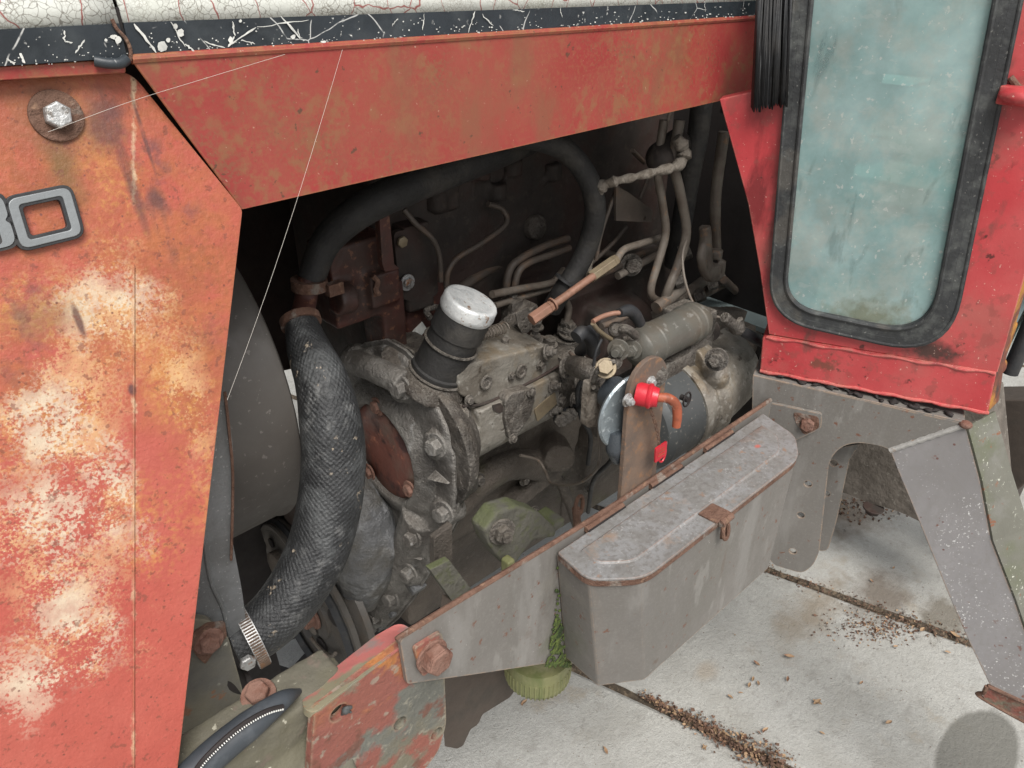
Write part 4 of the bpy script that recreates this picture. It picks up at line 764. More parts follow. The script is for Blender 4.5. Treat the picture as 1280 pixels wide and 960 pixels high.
# beam far behind the arch and the tyre-dark panel at the right
bx_ = lambda x, y: WX(x, y, 1.75)
b = MB(); b.plate(rnd([bx_(1020,500), bx_(1230,500), bx_(1250,700), bx_(1125,640), bx_(1088,629), bx_(1050,614), bx_(1020,600)], .005), V((.12,.0,0))); beam = b.build('axle_beam', m_beam, T, bev=.004, label='mud caked dark beam seen through the bracket arch')
bolt(WX(1092,634,1.74), V((0,0,-1)), .018, 'bolt', m_dark, beam, h=.016, rot=.3)
gx_ = lambda x, y: WX(x, y, 1.95)
b = MB(); b.plate([gx_(1236,500), gx_(1300,500), gx_(1300,590), gx_(1271,614), gx_(1236,690)], V((.10,0,0))); b.build('rear_guard', m_brown, T, bev=.004)
# ================= front frame casting (left bottom)
YF = .4975
b = MB()
fo = [W(393,892,YF), W(405,884,YF), W(502,808,YF), W(555,800,YF), W(556,850,YF), W(558,905,YF), W(548,940,YF), W(512,985,YF), W(470,1060,YF), W(385,1060,YF), W(388,960,YF)]
b.plate(rnd(fo, [.01,0,0,0,0,.012,.012,0,0,0,.0]), V((0,.011,0)), [circ(W(x,y,YF), V((0,1,0)), r, 20) for x,y,r in ((424,891,.0105),(500,904,.0088),(546,917,.0088))])
ff = b.build('front_frame', m_frame, T, bev=.0022, seg=3, label='rusty red and grey front frame plate with three holes')
tpx = [(375,872),(397,852),(430,826),(470,795),(500,778),(515,781),(524,790),(500,810),(400,887),(391,893),(380,890)]
P = [W(x,y,YF+.001) for x,y in tpx]
b = MB(); zt0 = W(393,892,YF).z; 
back = [W(375,872,.55), W(470,796,.55), W(498,780,.545), W(520,786,.52)]
b = MB(); q_ = [W(392,892,.4965), W(450,848,.4965), W(509,803,.4965), W(520,790,.52), W(500,777,.545), W(470,794,.545), W(376,868,.545), W(380,886,.51)]
b.plate(rnd(q_, [.006,0,.006,.01,.012,0,.01,.006]), V((0,.004,-.014))); b.build('frame_top_face', m_frtop, ff, bev=.004, seg=3)
b = MB(); b.plate([W(408,905,YF+.013), W(540,830,YF+.013), W(540,935,YF+.013), W(400,960,YF+.013)], V((0,.004,0))); b.build('dark_hole_backing', m_black, ff)  # black plate added behind the holes so they read as shaded
b = MB(); b.tube([W(427,897,YF+.006), W(431,886,YF-.001), W(440,884,YF-.003)], .0022, 8); b.ball(W(432,888,YF-.001), .0045, 2); b.ball(W(438,890,YF-.003), .002, 1); b.build('wire_end', m_start, ff, cast=.0009, sm=1)
# cast arm running to the left under the side panel
cs = MB(); aw = WZ(323,868,CAMZ-.675); cs.box(V((.12,.549,aw.z-.062)), V((.26,.056,.12))); cs.box(V((.08,.522,aw.z-.10)), V((.30,.05,.12)), Matrix.Rotation(-.5,3,'X')); cs.box(V((.235,.545,aw.z-.085)), V((.05,.06,.13)))
arm = cs.build('cast_arm', m_olive, T, cast=.004, sm=6, sub=.003, label='muddy olive casting under the side panel')
bolt(WZ(323,868,CAMZ-.675)+V((0,0,-.002)), V((-.15,-.25,1)), .0125, 'bolt', m_boltr, arm, h=.012, rot=.2)
# corner plate and alloy strut
YC = .672
b = MB(); b.plate(rnd([W(200,770,YC), W(262,775,YC), W(285,795,YC), W(304,865,YC), W(299,878,YC), W(280,895,YC), W(200,932,YC)], [0,.006,.008,.01,.012,.01,0]), V((0,.01,0))); cp = b.build('corner_plate', m_cplate, T, bev=.002, seg=3, label='grey corner plate with rusty bolt and chipped lower edge')
b = MB(); c = W(259,799,YC); b.plate(rnd([c+V((x,-.0006,z)) for x,z in ((-.022,.020),(.004,.024),(.022,.014),(.020,-.008),(.004,-.018),(-.010,-.030),(-.016,-.012))], .003), V((0,-.003,0))); b.build('tab_washer', m_rust, cp, bev=.0006)
bolt(c+V((0,-.003,0)), V((-.1,-1,.1)), .0115, 'bolt', m_boltr, cp, h=.009, rot=.4)
YS = .69
b = MB(); b.plate(rnd([W(255,490,YS), W(284,505,YS), W(292,560,YS), W(290,640,YS), W(289,668,YS), W(303,740,YS), W(308,782,YS), W(290,798,YS), W(276,793,YS), W(262,770,YS), W(240,790,YS), W(225,700,YS)], [0,.01,.02,.02,.02,.02,.006,.01,.003,0,0,0]), V((0,.03,0)))
st = b.build('alloy_strut', m_strut, T, bev=.005, seg=3, label='grey cast alloy strut behind the side panel edge')
b = MB(); b.tube([W(252,640,YS-.001), W(262,720,YS-.001), W(278,760,YS-.001), W(287,795,YS-.001)], .0025, 8); b.build('strut_rib', m_strut, st)
b = MB(); b.tube([W(281,490,YS-.003), W(287,545,YS-.004), W(291,600,YS-.004), W(289,700,YS-.003)], .0016, 6); b.build('jute_cord', m_rust, T, label='thin brown cord along the fan shroud')
# cable sheath tied on the casting
b = MB(); P = [W(200,1010,.525), W(262,948,.525), W(310,908,.522), (W(352,876,.525)), W(374,864,.54)]; b.tube(P, [.0155,.0155,.0145,.010,.003], 20); shh = b.build('cable_sheath', m_sheath, T, label='blue grey cable sheath with a dotted white line')
b = MB(); pts = [(234,985),(250,958),(268,938),(290,918),(312,902),(335,890),(357,884)]
P = [W(x,y,.5098) for x,y in pts]; q = [P[0]*2-P[1]]+P+[P[-1]*2-P[-2]]; cps = []
for i in range(1, len(q)-2):
    for k in range(8):
        t = k/8; a, bb, c, d = q[i-1], q[i], q[i+1], q[i+2]; cps.append(0.5*((2*bb)+(c-a)*t+(2*a-5*bb+4*c-d)*t*t+(3*bb-a-3*c+d)*t*t*t))
b2 = MB(); b2.tube([p+V((0,.0012,0)) for p in cps], .0028, 8, raw=True); b2.build('seam_cord', m_black, shh)
for i in range(0, len(cps)-1, 1):
    p, q_ = cps[i], cps[i+1]
    b.tube([p+V((0,-.0020,0)), p+(q_-p)*.42+V((0,-.0020,0))], .0010, 5, raw=True)
b.build('seam_stitch', m_dash, shh, kind='stuff')
# ================= fan shroud, belt, pulleys
b = MB(); c = V((.20,1.0,CAMZ-.53)); b.lathe(c, AX, [(0,.235),(.144,.232),(.150,.236),(.153,.232),(.150,.226),(.02,.225)], 96, cap=False)
b.build('fan_shroud', m_shroud, T, label='round brown grey fan shroud')
b = MB(); c = V((.30,1.0,CAMZ-.53))
for k in range(6):
    a = k*math.pi/3+.2; d = V((0,math.cos(a),math.sin(a))); e = V((0,-math.sin(a),math.cos(a)))
    b.plate([c+d*.05-e*.025, c+d*.215-e*.04+AX*.02, c+d*.215+e*.04-AX*.02, c+d*.05+e*.025], AX*.003)
b.cyl(c-AX*.02, c+AX*.03, .055); b.build('fan', m_dark, T)
def pulley(c, R, m, name='pulley', label=None, wd=.03):
    b = MB(); b.lathe(c, AX, [(0,R*.30),(0,R*.34),(.006,R*.36),(.010,R*.80),(.002,R*.84),(0,R*.97),(.003,R),(wd*.3,R*.985),(wd*.5,R*.86),(wd*.7,R*.985),(wd*.95,R),(wd,R*.97),(wd,R*.3)], 64)
    o = b.build(name, m, T, label=label, bev=0, smooth=30)
    for k in range(3):
        a = k*2.09+.5; d = V((0,math.cos(a),math.sin(a))); h_ = MB(); h_.cyl(c+d*R*.57+AX*.0055, c+d*R*.57+AX*.004-AX*.001, R*.12, 16); h_.build('lightening_hole', m_black, o)
    return o
pc = WX(392,768,.44); pu = pulley(pc, .150, m_pull, label='large dark crankshaft pulley', wd=.045); bolt(pc-AX*.002, -AX, .02, 'bolt', m_boltr, pu, h=.02)
b = MB(); rr = [pc-AX*.003+V((0,math.cos(a),math.sin(a)))*.085 for a in [(-2.6+i*.12) for i in range(12)]]; b.tube(rr, .004, 8); b.build('pulley_scuff', m_pipe, pu)
b = MB(); q = WX(392,788,.435); b.ball(WX(389,784,.436), (.004,.020,.016)); b.build('pulley_cutout', m_beam, pu)
uc = WX(352,705,.42); up_ = pulley(uc, .082, m_pull, label='smaller upper belt pulley', wd=.03)
b = MB(); b.lathe(uc-AX*.001, AX, [(0,.030),(-.012,.030),(-.014,.026)], 32); b.build('hub', m_sump, up_)
# cogged belt
ua = WX(286,640,.435); P = []
bc = WX(262,640,.43)
def beltpts(c1_, r1, c2_, r2, x):
    d = V((0, c2_.y-c1_.y, c2_.z-c1_.z)); a0 = math.atan2(d.z, d.y); al = math.acos(max(-1,min(1,(r1-r2)/d.length))); out = []
    for i in range(15): a = a0+al+(2*math.pi-2*al)*i/14; out.append(V((x, c1_.y+math.cos(a)*r1, c1_.z+math.sin(a)*r1)))
    for i in range(15): a = a0-al+2*al*i/14; out.append(V((x, c2_.y+math.cos(a)*r2, c2_.z+math.sin(a)*r2)))
    return out
bpz = beltpts(pc, .143, uc+V((0,0,0)), .078, .435); b = MB(); b.loop(bpz, .009, 4); b.build('fan_belt', m_rub, T, smooth=10)
b = MB(); s0, s1 = WX(288,672,.41), WX(322,742,.41); n = 16; d = (s1-s0); up2 = V((0,1,0.3))
b.loft([s0, s0+V((.014,0,0)), s0+V((.014,.006,.006)), s0+V((0,.006,.006))], [s1, s1+V((.014,0,0)), s1+V((.014,.006,.006)), s1+V((0,.006,.006))])
for i in range(n): b.box(s0+d*(i+.5)/n+V((.007,.006,.010)), V((.014,.007,.006)), Matrix.Rotation(.5,3,'X'))
b.build('cogged_belt', m_rub, T, smooth=10, label='cogged belt beside the shroud')
# lower radiator hose
hp = [(376,402,.82),(386,436,.79),(402,476,.755),(412,520,.735),(417,570,.725),(412,630,.715),(396,690,.705),(365,745,.70),(330,783,.70),(290,806,.705)]
P = [W(*p) for p in hp]
b = MB(); b.tube(P, [M(p, r) for p, r in zip(P, (20,27,33,38,40,40,39,37,35,34))], 48, 10, uv=140); lh = b.build('radiator_hose', m_hose, T, label='thick black woven lower radiator hose', smooth=60)
a, c = W(318,790,.70), W(300,800,.70); d = (a-c).normalized()
b = MB(); cc = W(312,795,.70); dd = (P[-2]-P[-1]).normalized(); R = M(cc, 40)
b.lathe(cc-dd*.006, dd, [(0,R),(0,R+.0016),(.0145,R+.0016),(.0145,R)], 60); cl = b.build('hose_clamp', m_zinc, lh)
b = MB(); u, v, _ = frame(dd)
for i in range(26):
    a = i*2*math.pi/80+2.0; 
b = MB()
for i in range(70):
    a = 2*math.pi*i/70; p = cc+dd*.0012+(u*math.cos(a)+v*math.sin(a))*(R+.0018); b.box(p, V((.0125,.0014,.0016)), dd.to_track_quat('X','Z').to_matrix())
b.build('clamp_thread', m_rustb, cl, kind='stuff')
sp_ = W(309,826,.665); bolt(sp_, V((-.2,-1,.1)), .0095, 'clamp_screw', m_zinc, lh, h=.008, wash=False)
b = MB(); b.tube([W(268,806,.70), W(276,840,.69), W(296,858,.69), W(312,850,.69)], .018, 16); b.build('radiator_outlet', m_black, T)
# dark things down behind the frame
b = MB(); b.plate([W(x,y,1.15) for x, y in ((262,600),(560,600),(560,905),(262,905))], V((0,.03,0)), [[W(x,y,1.15) for x, y in ((343,808),(372,797),(390,826),(372,846),(352,840))]]); b.build('dark_backing_plate', m_black, T)  # black plate added to darken this gap, opening shows the ground
b = MB(); b.box(V((.62,1.05,.62)), V((.35,.10,.10))); b.build('cross_tube', m_dark, T, bev=.01)
# ================= timing case
XG = .56
gx = lambda x, y, X=XG: WX(x, y, X)
out = [(436,446),(452,436),(478,432),(500,445),(520,466),(540,500),(556,535),(566,575),(568,618),(562,655),(545,690),(528,722),(512,748),(494,772),(478,786),(462,780),(440,740),(425,690),(418,600),(418,500)]
O = [gx(*p) for p in out]; cover_c = gx(487,562)
cs = MB(); cs.plate(O, AX*.022, [])
# raised ring round the cover
cs.lathe(cover_c+AX*.012, -AX, [(0,.120),(.014,.116),(.030,.098),(.034,.090),(.034,.080),(0,.080)], 48, cap=False) if 0 else None
ring = MB()
cs.lathe(cover_c, AX, [(.02,.083),(-.012,.083),(-.017,.087),(-.016,.094),(-.004,.118),(.006,.126),(.02,.127),(.02,.083)], 48, cap=False)
for p_ in ((445,448),(462,455)): cs.ball(gx(*p_), .026)
cs.tube([gx(440,452,.535), gx(470,462,.535), gx(505,480,.545)], .020, 12)
for p_ in ((503,483),(547,555),(555,640),(517,670),(513,715),(490,745),(470,770)): cs.cyl(gx(*p_)-AX*.014, gx(*p_)+AX*.03, .023, 16)
cs.tube([gx(530,640,.57), gx(508,695,.565), gx(480,745,.56), gx(455,775,.56)], .036, 14)
tc = cs.build('timing_case', m_case, T, cast=.0035, sm=5, sub=.0025, label='dusty cast timing case bolted round a red brown cover')
cs = MB(); cs.tube([gx(430,600,.52), gx(450,650,.515), gx(456,700,.51), gx(448,745,.51)], [.05,.060,.058,.04], 18); cs.tube([gx(462,640,.53), gx(480,680,.53), gx(470,730,.52)], [.025,.03,.02], 14); cs.build('lower_case_bulge', m_caselo, tc, cast=.004, sm=4, sub=.006)
oc = sum(O, V())/len(O); b = MB(); b.plate([oc+(p-oc)*1.03+AX*.007 for p in O], AX*.0045); b.build('case_flange', m_case, tc, bev=.0012)
b = MB(); b.plate([oc+(p-oc)*1.015+AX*.0175 for p in O], AX*.004); b.build('case_backplate', m_eng, tc, bev=.001)
b = MB(); cc = cover_c+AX*(-.004); b.lathe(cc, -AX, [(-.004,.088),(0,.086),(.004,.082),(.005,.05),(.003,.0)], 48); cv = b.build('cover_plate', m_cover, tc, smooth=60, label='red brown round cover plate')
for x, y in ((462,590),(513,612),(472,508)): bolt(WX(x,y,XG-.012), -AX, .011, 'cover_bolt', m_boltr, tc, h=.007)
for i, (x, y, r) in enumerate(((503,484,.0135),(547,556,.013),(556,640,.013),(517,671,.013),(513,716,.013),(490,746,.0135),(470,769,.014))): bolt(gx(x,y,XG-.018), V((-1,-.12,.05)), r, 'flange_bolt', m_case, tc, h=.014, rot=.3*i)
for x, y in ((553,597),(520,692)):
    b = MB(); c = gx(x,y,XG-.004); b.loft([c+V((0,.016,-.006)), c+V((0,-.018,.0)), c+V((0,.016,.006))], [c+V((-.02,.012,0)), c+V((-.004,-.018,0)), c+V((-.02,.012,.002))])
    b.build('cast_rib', m_case, tc)
for k, (x, y) in enumerate(((478,757),(505,728),(462,775))): 
    b = MB(); b.box(gx(x+14,y+2,.565), V((.03,.030,.018)), Matrix.Rotation(.5,3,'X')); b.build('case_lug', m_caselo, tc, bev=.003)
# ================= oil filler
of0, of1 = W(546,466,.80), W(585,384,.765)
d = (of1-of0); dn_ = d.normalized(); R0 = M(of0, 34)
b = MB(); b.lathe(of0, dn_, [(-.02,R0*1.0),(.0,R0*1.0),(.004,R0*1.05),(.010,R0*1.05),(.012,R0*.97),(d.length*.62,R0*.92),(d.length*.62+.002,R0*.98),(d.length*.9,R0*.97),(d.length,R0*.93)], 40)
fl = b.build('oil_filler', m_oldhose, T, label='black rubber oil filler neck with a chalky white cap')
ca = W(583,389,.765); Rc = M(ca, 35.5)
b = MB(); b.lathe(ca, dn_, [(-.004,Rc*.95),(0,Rc*1.0),(.004,Rc*1.02),(.010,Rc*1.0),(.016,Rc*1.0),(.0195,Rc*.95),(.0205,Rc*.86),(.0195,Rc*.80),(.0205,Rc*.3),(.0205,0.0)], 56, cap=False); b.build('filler_cap', m_cap, fl, smooth=50)
for i in range(2):
    b = MB(); t0 = (.002, .055)[i]; u, v, _ = frame(dn_); b.loop([of0+dn_*t0+(u*math.cos(a)+v*math.sin(a))*(R0*(1.07 if i == 0 else .99)) for a in [k*math.pi/24 for k in range(48)]], .0022, 6); b.build('neck_band', m_eng, fl)
cs = MB(); cs.lathe(of0-dn_*.03, dn_, [(0,R0*1.3),(.012,R0*1.3),(.022,R0*1.15),(.028,R0*1.08)], 32); cs.box(W(560,490,.80), V((.06,.05,.03)), Matrix.Rotation(.25,3,'X')); cs.tube([W(480,455,.88), W(520,462,.84), W(560,500,.79)], .03, 12); cs.box(W(505,445,.90), V((.08,.07,.05))); cs.ball(W(573,520,.77), .022)
fb = cs.build('filler_base', m_eng, T, cast=.0032, sm=5, sub=.0025, label='cast base under the oil filler')
bolt(W(573,518,.752), V((-.3,-.6,.7)), .011, 'bolt', m_eng, fb, h=.008)
b = MB(); b.box(W(521,416,.92), V((.035,.004,.018)), Matrix.Rotation(-.5,3,'Y')); b.build('paper_tag', m_scr, T, label='small pale tag wedged behind the oil filler')
# ================= injection pump
pa = W(600,520,.80)           # on the pump axis
def pxp(px, py): return W(px, py, .80)
PA = V((0,.80,pa.z))
def ap(x): return V((x,.80,pa.z))
xs0, xs1, xs2 = W(545,545,.80).x, W(600,530,.78).x, W(715,480,.78).x
cs = MB(); cs.lathe(ap(.566), AX, [(0,.106),(.010,.106),(.022,.100),(.040,.078),(.06,.06)], 56)
cs.ball(V((.58,.73,pa.z+.03)), .018); cs.ball(V((.58,.72,pa.z-.04)), .018)
fd = cs.build('pump_flange', m_eng, T, cast=.0035, sm=3, sub=.0015, label='round pump flange behind the timing case')
b = MB(); c = V((.580,.712,pa.z-.01)); b.tube([c+V((-.002,0,.02)), c+V((-.002,-.005,-.005)), c+V((-.002,.006,-.012))], .004, 8); b.ball(c+V((-.002,-.008,-.006)), .008); b.build('flange_lever', m_alu, fd, cast=.0015)
XA, XB = W(590,540,.76).x, W(690,490,.76).x
cs = MB(); cs.lathe(ap(XA-.06), AX, [(0,.058),(XB-XA+.06,.056),(XB-XA+.07,.048)], 40)
cs.box(V(((XA+XB)/2,.785,pa.z+.030)), V((XB-XA,.085,.05)))
lo_ = cs.build('injection_pump', m_alu, T, cast=.003, sm=4, sub=.0015, label='injection pump body in worn bare alloy')
# upper housing (governor cover)
def qd(pts, Y): return [W(x, y, Y) for x, y in pts]
cs = MB(); cs.plate(qd([(575,494),(571,470),(580,457),(600,452),(682,432),(698,444),(702,470),(668,480),(600,508)], .755), V((0,.085,.012)))
hs2 = cs.build('governor_housing', m_alu, lo_, cast=.0028, sm=7, sub=.0012)
b = MB(); b.tube(qd([(578,508),(610,503),(668,475),(702,455)], .752), .0022, 8); b.build('gasket_seam', m_dark, lo_)
b = MB(); b.tube(qd([(585,447),(610,436),(672,418)], .765), .003, 6) if 0 else None
# vents and screws on the housing
for x, y, Y in ((608,478,.750),(652,464,.750),): 
    b = MB(); c = W(x,y,Y); b.loop([c+V((math.cos(a)*.009,0,math.sin(a)*.010)) for a in [k*math.pi/8 for k in range(16)]], .0025, 8); b.cyl(c, c+V((0,.004,0)), .008, 16); b.build('housing_screw', m_eng, lo_)
for x, y, r, h_, Y in ((630,438,.011,.012,.79),(594,436,.012,.008,.80),(612,424,.009,.010,.82),(668,425,.010,.010,.80),(660,440,.007,.008,.775),(712,418,.014,.012,.83),(640,408,.011,.01,.85)): 
    bolt(W(x,y,Y), V((0,-.15,1)), r, 'cap_nut', m_eng, lo_, h=h_, stud=.008)
# spring on top
b = MB(); s0, s1 = W(594,421,.79), W(632,409,.79); d = s1-s0; u, v, _ = frame(d)
b.tube([s0+d*(i/110)+(u*math.cos(i*2*math.pi/11)+v*math.sin(i*2*math.pi/11))*.0085 for i in range(111)], .0011, 5, raw=True); b.build('return_spring', m_pipe, lo_)
# name plate, side cover
b = MB(); b.plate(rnd(qd([(668,512),(694,490),(696,505),(672,527)], .741), .002), V((0,.002,0))); b.build('data_plate', m_brass, lo_, label='small worn data plate')
cs = MB(); cs.plate(rnd(qd([(632,502),(640,492),(664,486),(670,497),(664,520),(650,541),(644,552),(637,548),(632,527)], .735), .004), V((0,.03,0))); sc_ = cs.build('side_cover', m_eng, lo_, cast=.002, sm=2, sub=.0015)
for x, y in ((641,548),(664,490)): bolt(W(x,y,.732), V((0,-1,0)), .006, 'cover_screw', m_eng, lo_, h=.005)
b = MB(); c = W(609,538,.745); b.box(c, V((.022,.004,.009))); b.build('cast_mark', m_alu, lo_, bev=.002)
b = MB(); b.plate(rnd(qd([(616,507),(626,504),(631,512),(625,517),(617,513)], .7405), .001), V((0,.002,0))); b.build('dark_patch', m_dark, lo_)
for x, y, Y in ((689,482,.745),(683,440,.745),(695,475,.76),(690,512,.75)): bolt(W(x,y,Y), V((.5,-1,.2)), .009, 'side_bolt', m_eng, lo_, h=.010, stud=.006)
# rear end round cover of the pump and hydraulic head
b = MB(); ce = W(706,478,.80); b.lathe(ce-AX*.02, AX, [(0,.058),(.022,.064),(.038,.064),(.042,.058),(.042,0)], 40); re = b.build('pump_head', m_eng, T, smooth=30, label='round distributor head at the rear of the pump'); 
bolt(W(706,460,.735), V((.3,-1,.3)), .012, 'bolt', m_eng, re, h=.012)
# top union with stacked hexes
ub = W(707,432,.84); b = MB(); b.lathe(ub, V((0,-.1,1)), [(0,.024),(.018,.024),(.02,.020)], 28); un = b.build('feed_union', m_eng, T, label='stacked hexagon feed union with a bent pipe')
bolt(W(708,416,.84), V((0,-.1,1)), .020, 'union_nut', m_eng, un, h=.014, wash=False); bolt(W(708,408,.84), V((0,-.1,1)), .013, 'union_nut', m_eng, un, h=.012, wash=False)
pipe('feed_pipe', [(708,404,.84),(711,385,.84),(704,374,.84),(690,368,.84)], 4.5, m_pipe)
# lever cluster behind the filler cap
cs = MB(); cs.box(W(648,398,.84), V((.07,.03,.02)), Matrix.Rotation(-.4,3,'Y')); cs.box(W(640,390,.86), V((.025,.03,.05))); cs.cyl(W(640,378,.86), W(640,392,.86), .012, 12); cs.build('throttle_linkage', m_eng, T, cast=.002, sm=2, label='small throttle linkage block beside the filler cap')
b = MB(); b.plate(rnd(qd([(645,392),(660,384),(668,396),(664,412),(655,420),(648,408)], .80), .003), V((0,.003,0)), [circ(W(655,400,.80), V((0,1,0)), .003, 10), circ(W(658,409,.80), V((0,1,0)), .003, 10)]); b.build('linkage_plate', m_eng, T, bev=.0006)
for x, y, Y, r in ((668,408,.82,.011),(669,400,.82,.008),(686,430,.80,.011),(640,374,.86,.009)): bolt(W(x,y,Y), V((.1,-.2,1)), r, 'linkage_nut', m_eng, T, h=r)
# ================= engine block and sump, everything dark behind
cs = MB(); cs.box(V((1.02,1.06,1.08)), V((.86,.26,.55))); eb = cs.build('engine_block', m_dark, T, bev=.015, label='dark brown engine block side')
cs = MB(); cs.box(V((.80,.97,.66)), V((.40,.22,.26)), Matrix.Rotation(.18,3,'X')); cs.box(V((.80,.95,.74)), V((.42,.20,.10))); cs.box(V((.78,1.02,.45)), V((.42,.24,.2)))
sm1 = cs.build('sump', m_sump, T, cast=.008, sm=8, label='dusty brown sump side behind the toolbox')
cs = MB(); cs.box(V((1.20,.97,.66)), V((.34,.24,.40)), Matrix.Rotation(.12,3,'X')); cs.cyl(V((1.05,.93,.66)), V((1.36,.93,.66)), .10, 30); cs.box(V((1.2,1.02,.45)), V((.42,.24,.2))); cs.build('bell_housing', m_sump, T, cast=.008, sm=6, sub=.002, label='dark rounded housing right of the sump')
b = MB(); b.tube([W(700,590,.84), W(712,630,.84), W(722,668,.84)], .0025, 6); b.build('housing_seam', m_black, T)
cs = MB(); cs.tube([W(560,640,.86), W(600,600,.85), (W(640,580,.85)), W(690,585,.86)], .03, 16); cs.tube([W(700,600,.84), W(716,640,.835), W(735,700,.83)], .012, 10); cs.box(W(655,600,.88), V((.14,.08,.03)), Matrix.Rotation(-.2,3,'Y')); cs.cyl(W(690,555,.86), W(700,575,.80), .03, 20)
cs.build('block_flange', m_sump, T, cast=.005, sm=4, sub=.003, label='raised flange along the dusty sump')
# engine mount lug with moss
cs = MB(); cs.plate(rnd(qd([(605,663),(622,640),(648,632),(674,640),(697,662),(694,672),(668,676),(655,690),(640,714),(625,700),(612,682)], .70), .006), V((0,.035,0))); cs.box(W(682,652,.74), V((.05,.05,.018)))
em = cs.build('engine_mount', m_moss, T, cast=.003, sm=4, sub=.0015, label='mossy green engine mounting lug')
bolt(W(627,664,.695), V((-.3,-1,.1)), .016, 'bolt', m_eng, em, h=.014, stud=.008); bolt(W(684,646,.76), V((.4,-1,.4)), .010, 'bolt', m_eng, em, h=.012)
b = MB(); b.box(W(635,708,.69), V((.016,.02,.035))); b.build('mount_foot', m_algae, em, bev=.004)
b = MB(); b.plate(qd([(537,712),(562,700),(598,748),(570,758)], .66), V((0,.012,0))); b.build('mossy_strap', m_moss, T, bev=.002, label='flat mossy steel strap below the pump flange')
b = MB(); b.plate(qd([(543,673),(566,655),(566,700),(543,712)], .68), V((0,.012,0))); b.build('small_bracket', m_sump, T, bev=.002)
b = MB(); b.cyl(W(720,636,.66), W(722,660,.66), .007, 12); c = W(725,633,.655); b.loop([c+V((math.cos(a)*.009,.002,math.sin(a)*.020)) for a in [k*math.pi/8 for k in range(16)]], .0035, 8); b.build('dipstick_loop', m_rust, T, label='small rusty loop handle behind the box hinge')
# under the bar: brown plate and filter bowl
b = MB(); b.plate(rnd(qd([(545,790),(660,790),(652,852),(637,872),(603,893),(598,905),(588,912),(579,932),(572,936),(556,933)], .62), .004), V((.05,.05,0))); b.build('lower_plate', m_brown, T, bev=.003, label='dark brown plate hanging under the bar')
b = MB(); c = W(672,836,.57); R = M(c, 41)
b.lathe(c+V((0,0,-.020)), V((0,0,1)), [(0,.0),(0,R*.55),(.003,R*.80),(.010,R*.95),(.018,R),(.05,R),(.06,R)], 60); fbw = b.build('filter_bowl', m_algae, T, smooth=50, label='algae stained filter bowl under the bar')
b = MB()
for k in range(44):
    a = k*2*math.pi/44; d = V((math.cos(a),math.sin(a),0)); b.tube([c+V((0,0,-.0185))+d*R*.80, c+V((0,0,-.011))+d*R*.95, c+V((0,0,.0))+d*R*1.0, c+V((0,0,.02))+d*R*1.0], .0014, 5, 2)
b.build('bowl_rib', m_algae, fbw, kind='stuff')
# ================= starter motor
sY = .63; s_c = W(850,497,sY); 
def sp(x, dy=0, dz=0): return V((x, sY+dy, s_c.z+dz))
SR = M(s_c, 60)
sx0, sx1 = W(792,535,sY).x, W(880,505,.56).x
b = MB(); b.lathe(sp(sx0), AX, [(-.012,SR*.55),(-.006,SR*.9),(0,SR*.97),(.004,SR),(sx1-sx0,SR)], 64); sm_ = b.build('starter_motor', m_start, T, smooth=30, label='dark grey starter motor with a smaller solenoid on top')
b = MB(); b.lathe(sp(sx1-.004), AX, [(0,SR*.99),(0,SR*1.045),(.010,SR*1.06),(.014,SR*1.06),(.016,SR*1.0),(.05,SR*.96)], 64); b.build('end_band', m_alu, sm_, smooth=30)
cs = MB(); cs.lathe(sp(sx1+.035), AX, [(0,SR*1.0),(.018,SR*1.06),(.026,SR*1.10),(.032,SR*1.0)], 48); cs.cyl(sp(sx1+.03,-.02,SR*1.0), sp(sx1+.065,-.02,SR*1.0), .022, 20); cs.ball(sp(sx1+.05,-.05,SR*.75), .028); cs.cyl(sp(sx1+.03,-.06,-SR*.75), sp(sx1+.06,-.06,-SR*.75), .018, 20); cs.cyl(sp(sx1+.06,0,0), sp(sx1+.18,0.02,0), SR*1.0, 30)
cs.build('nose_housing', m_alu, sm_, cast=.003, sm=4, sub=.0015)
bolt(W(896,449,.56), V((-1,-.5,.3)), .013, 'flange_bolt', m_eng, sm_, h=.011); bolt(W(892,519,.56), V((-1,-.4,.1)), .010, 'flange_bolt', m_eng, sm_, h=.010); bolt(W(885,413,.62), V((-1,-.4,.3)), .014, 'flange_bolt', m_dark, sm_, h=.012)
c = W(858,499,.545); b = MB(); b.cyl(c+V((0,.01,0)), c+V((0,-.0035,0)), .0045, 12); b.loop([c+V((math.cos(a)*.009,-.001,math.sin(a)*.012)) for a in [k*math.pi/8 for k in range(16)]], .0015, 6); b.build('body_screw', m_black, sm_)
# solenoid
z0 = W(800,437,.62); z1 = W(872,396,.62); zR = M(z0, 26); zc = V((0,.62,(z0.z+z1.z)/2)); zx0, zx1 = W(798,436,.62).x, W(866,400,.62).x
zp = lambda x: V((x,.62,zc.z-.002))
b = MB(); b.lathe(zp(zx0), AX, [(-.010,zR*.5),(-.004,zR*.86),(0,zR*.96),(.028,zR),(.030,zR*1.05),(.034,zR*1.05),(.036,zR),(.115,zR),(.117,zR*1.06),(.122,zR*1.06),(.124,zR),(.133,zR),(.135,zR*1.05),(zx1-zx0+.008,zR*1.02),(zx1-zx0+.02,zR*.8)], 48); so2 = b.build('solenoid', m_sole, sm_, smooth=28)
cs = MB(); cs.box(sp((zx0+zx1)/2+.03,0,SR*.95), V((zx1-zx0,.05,.05))); cs.box(V((zx1+.02,.64,zc.z-.03)), V((.06,.07,.08))); cs.build('solenoid_saddle', m_eng, sm_, cast=.004, sm=4)
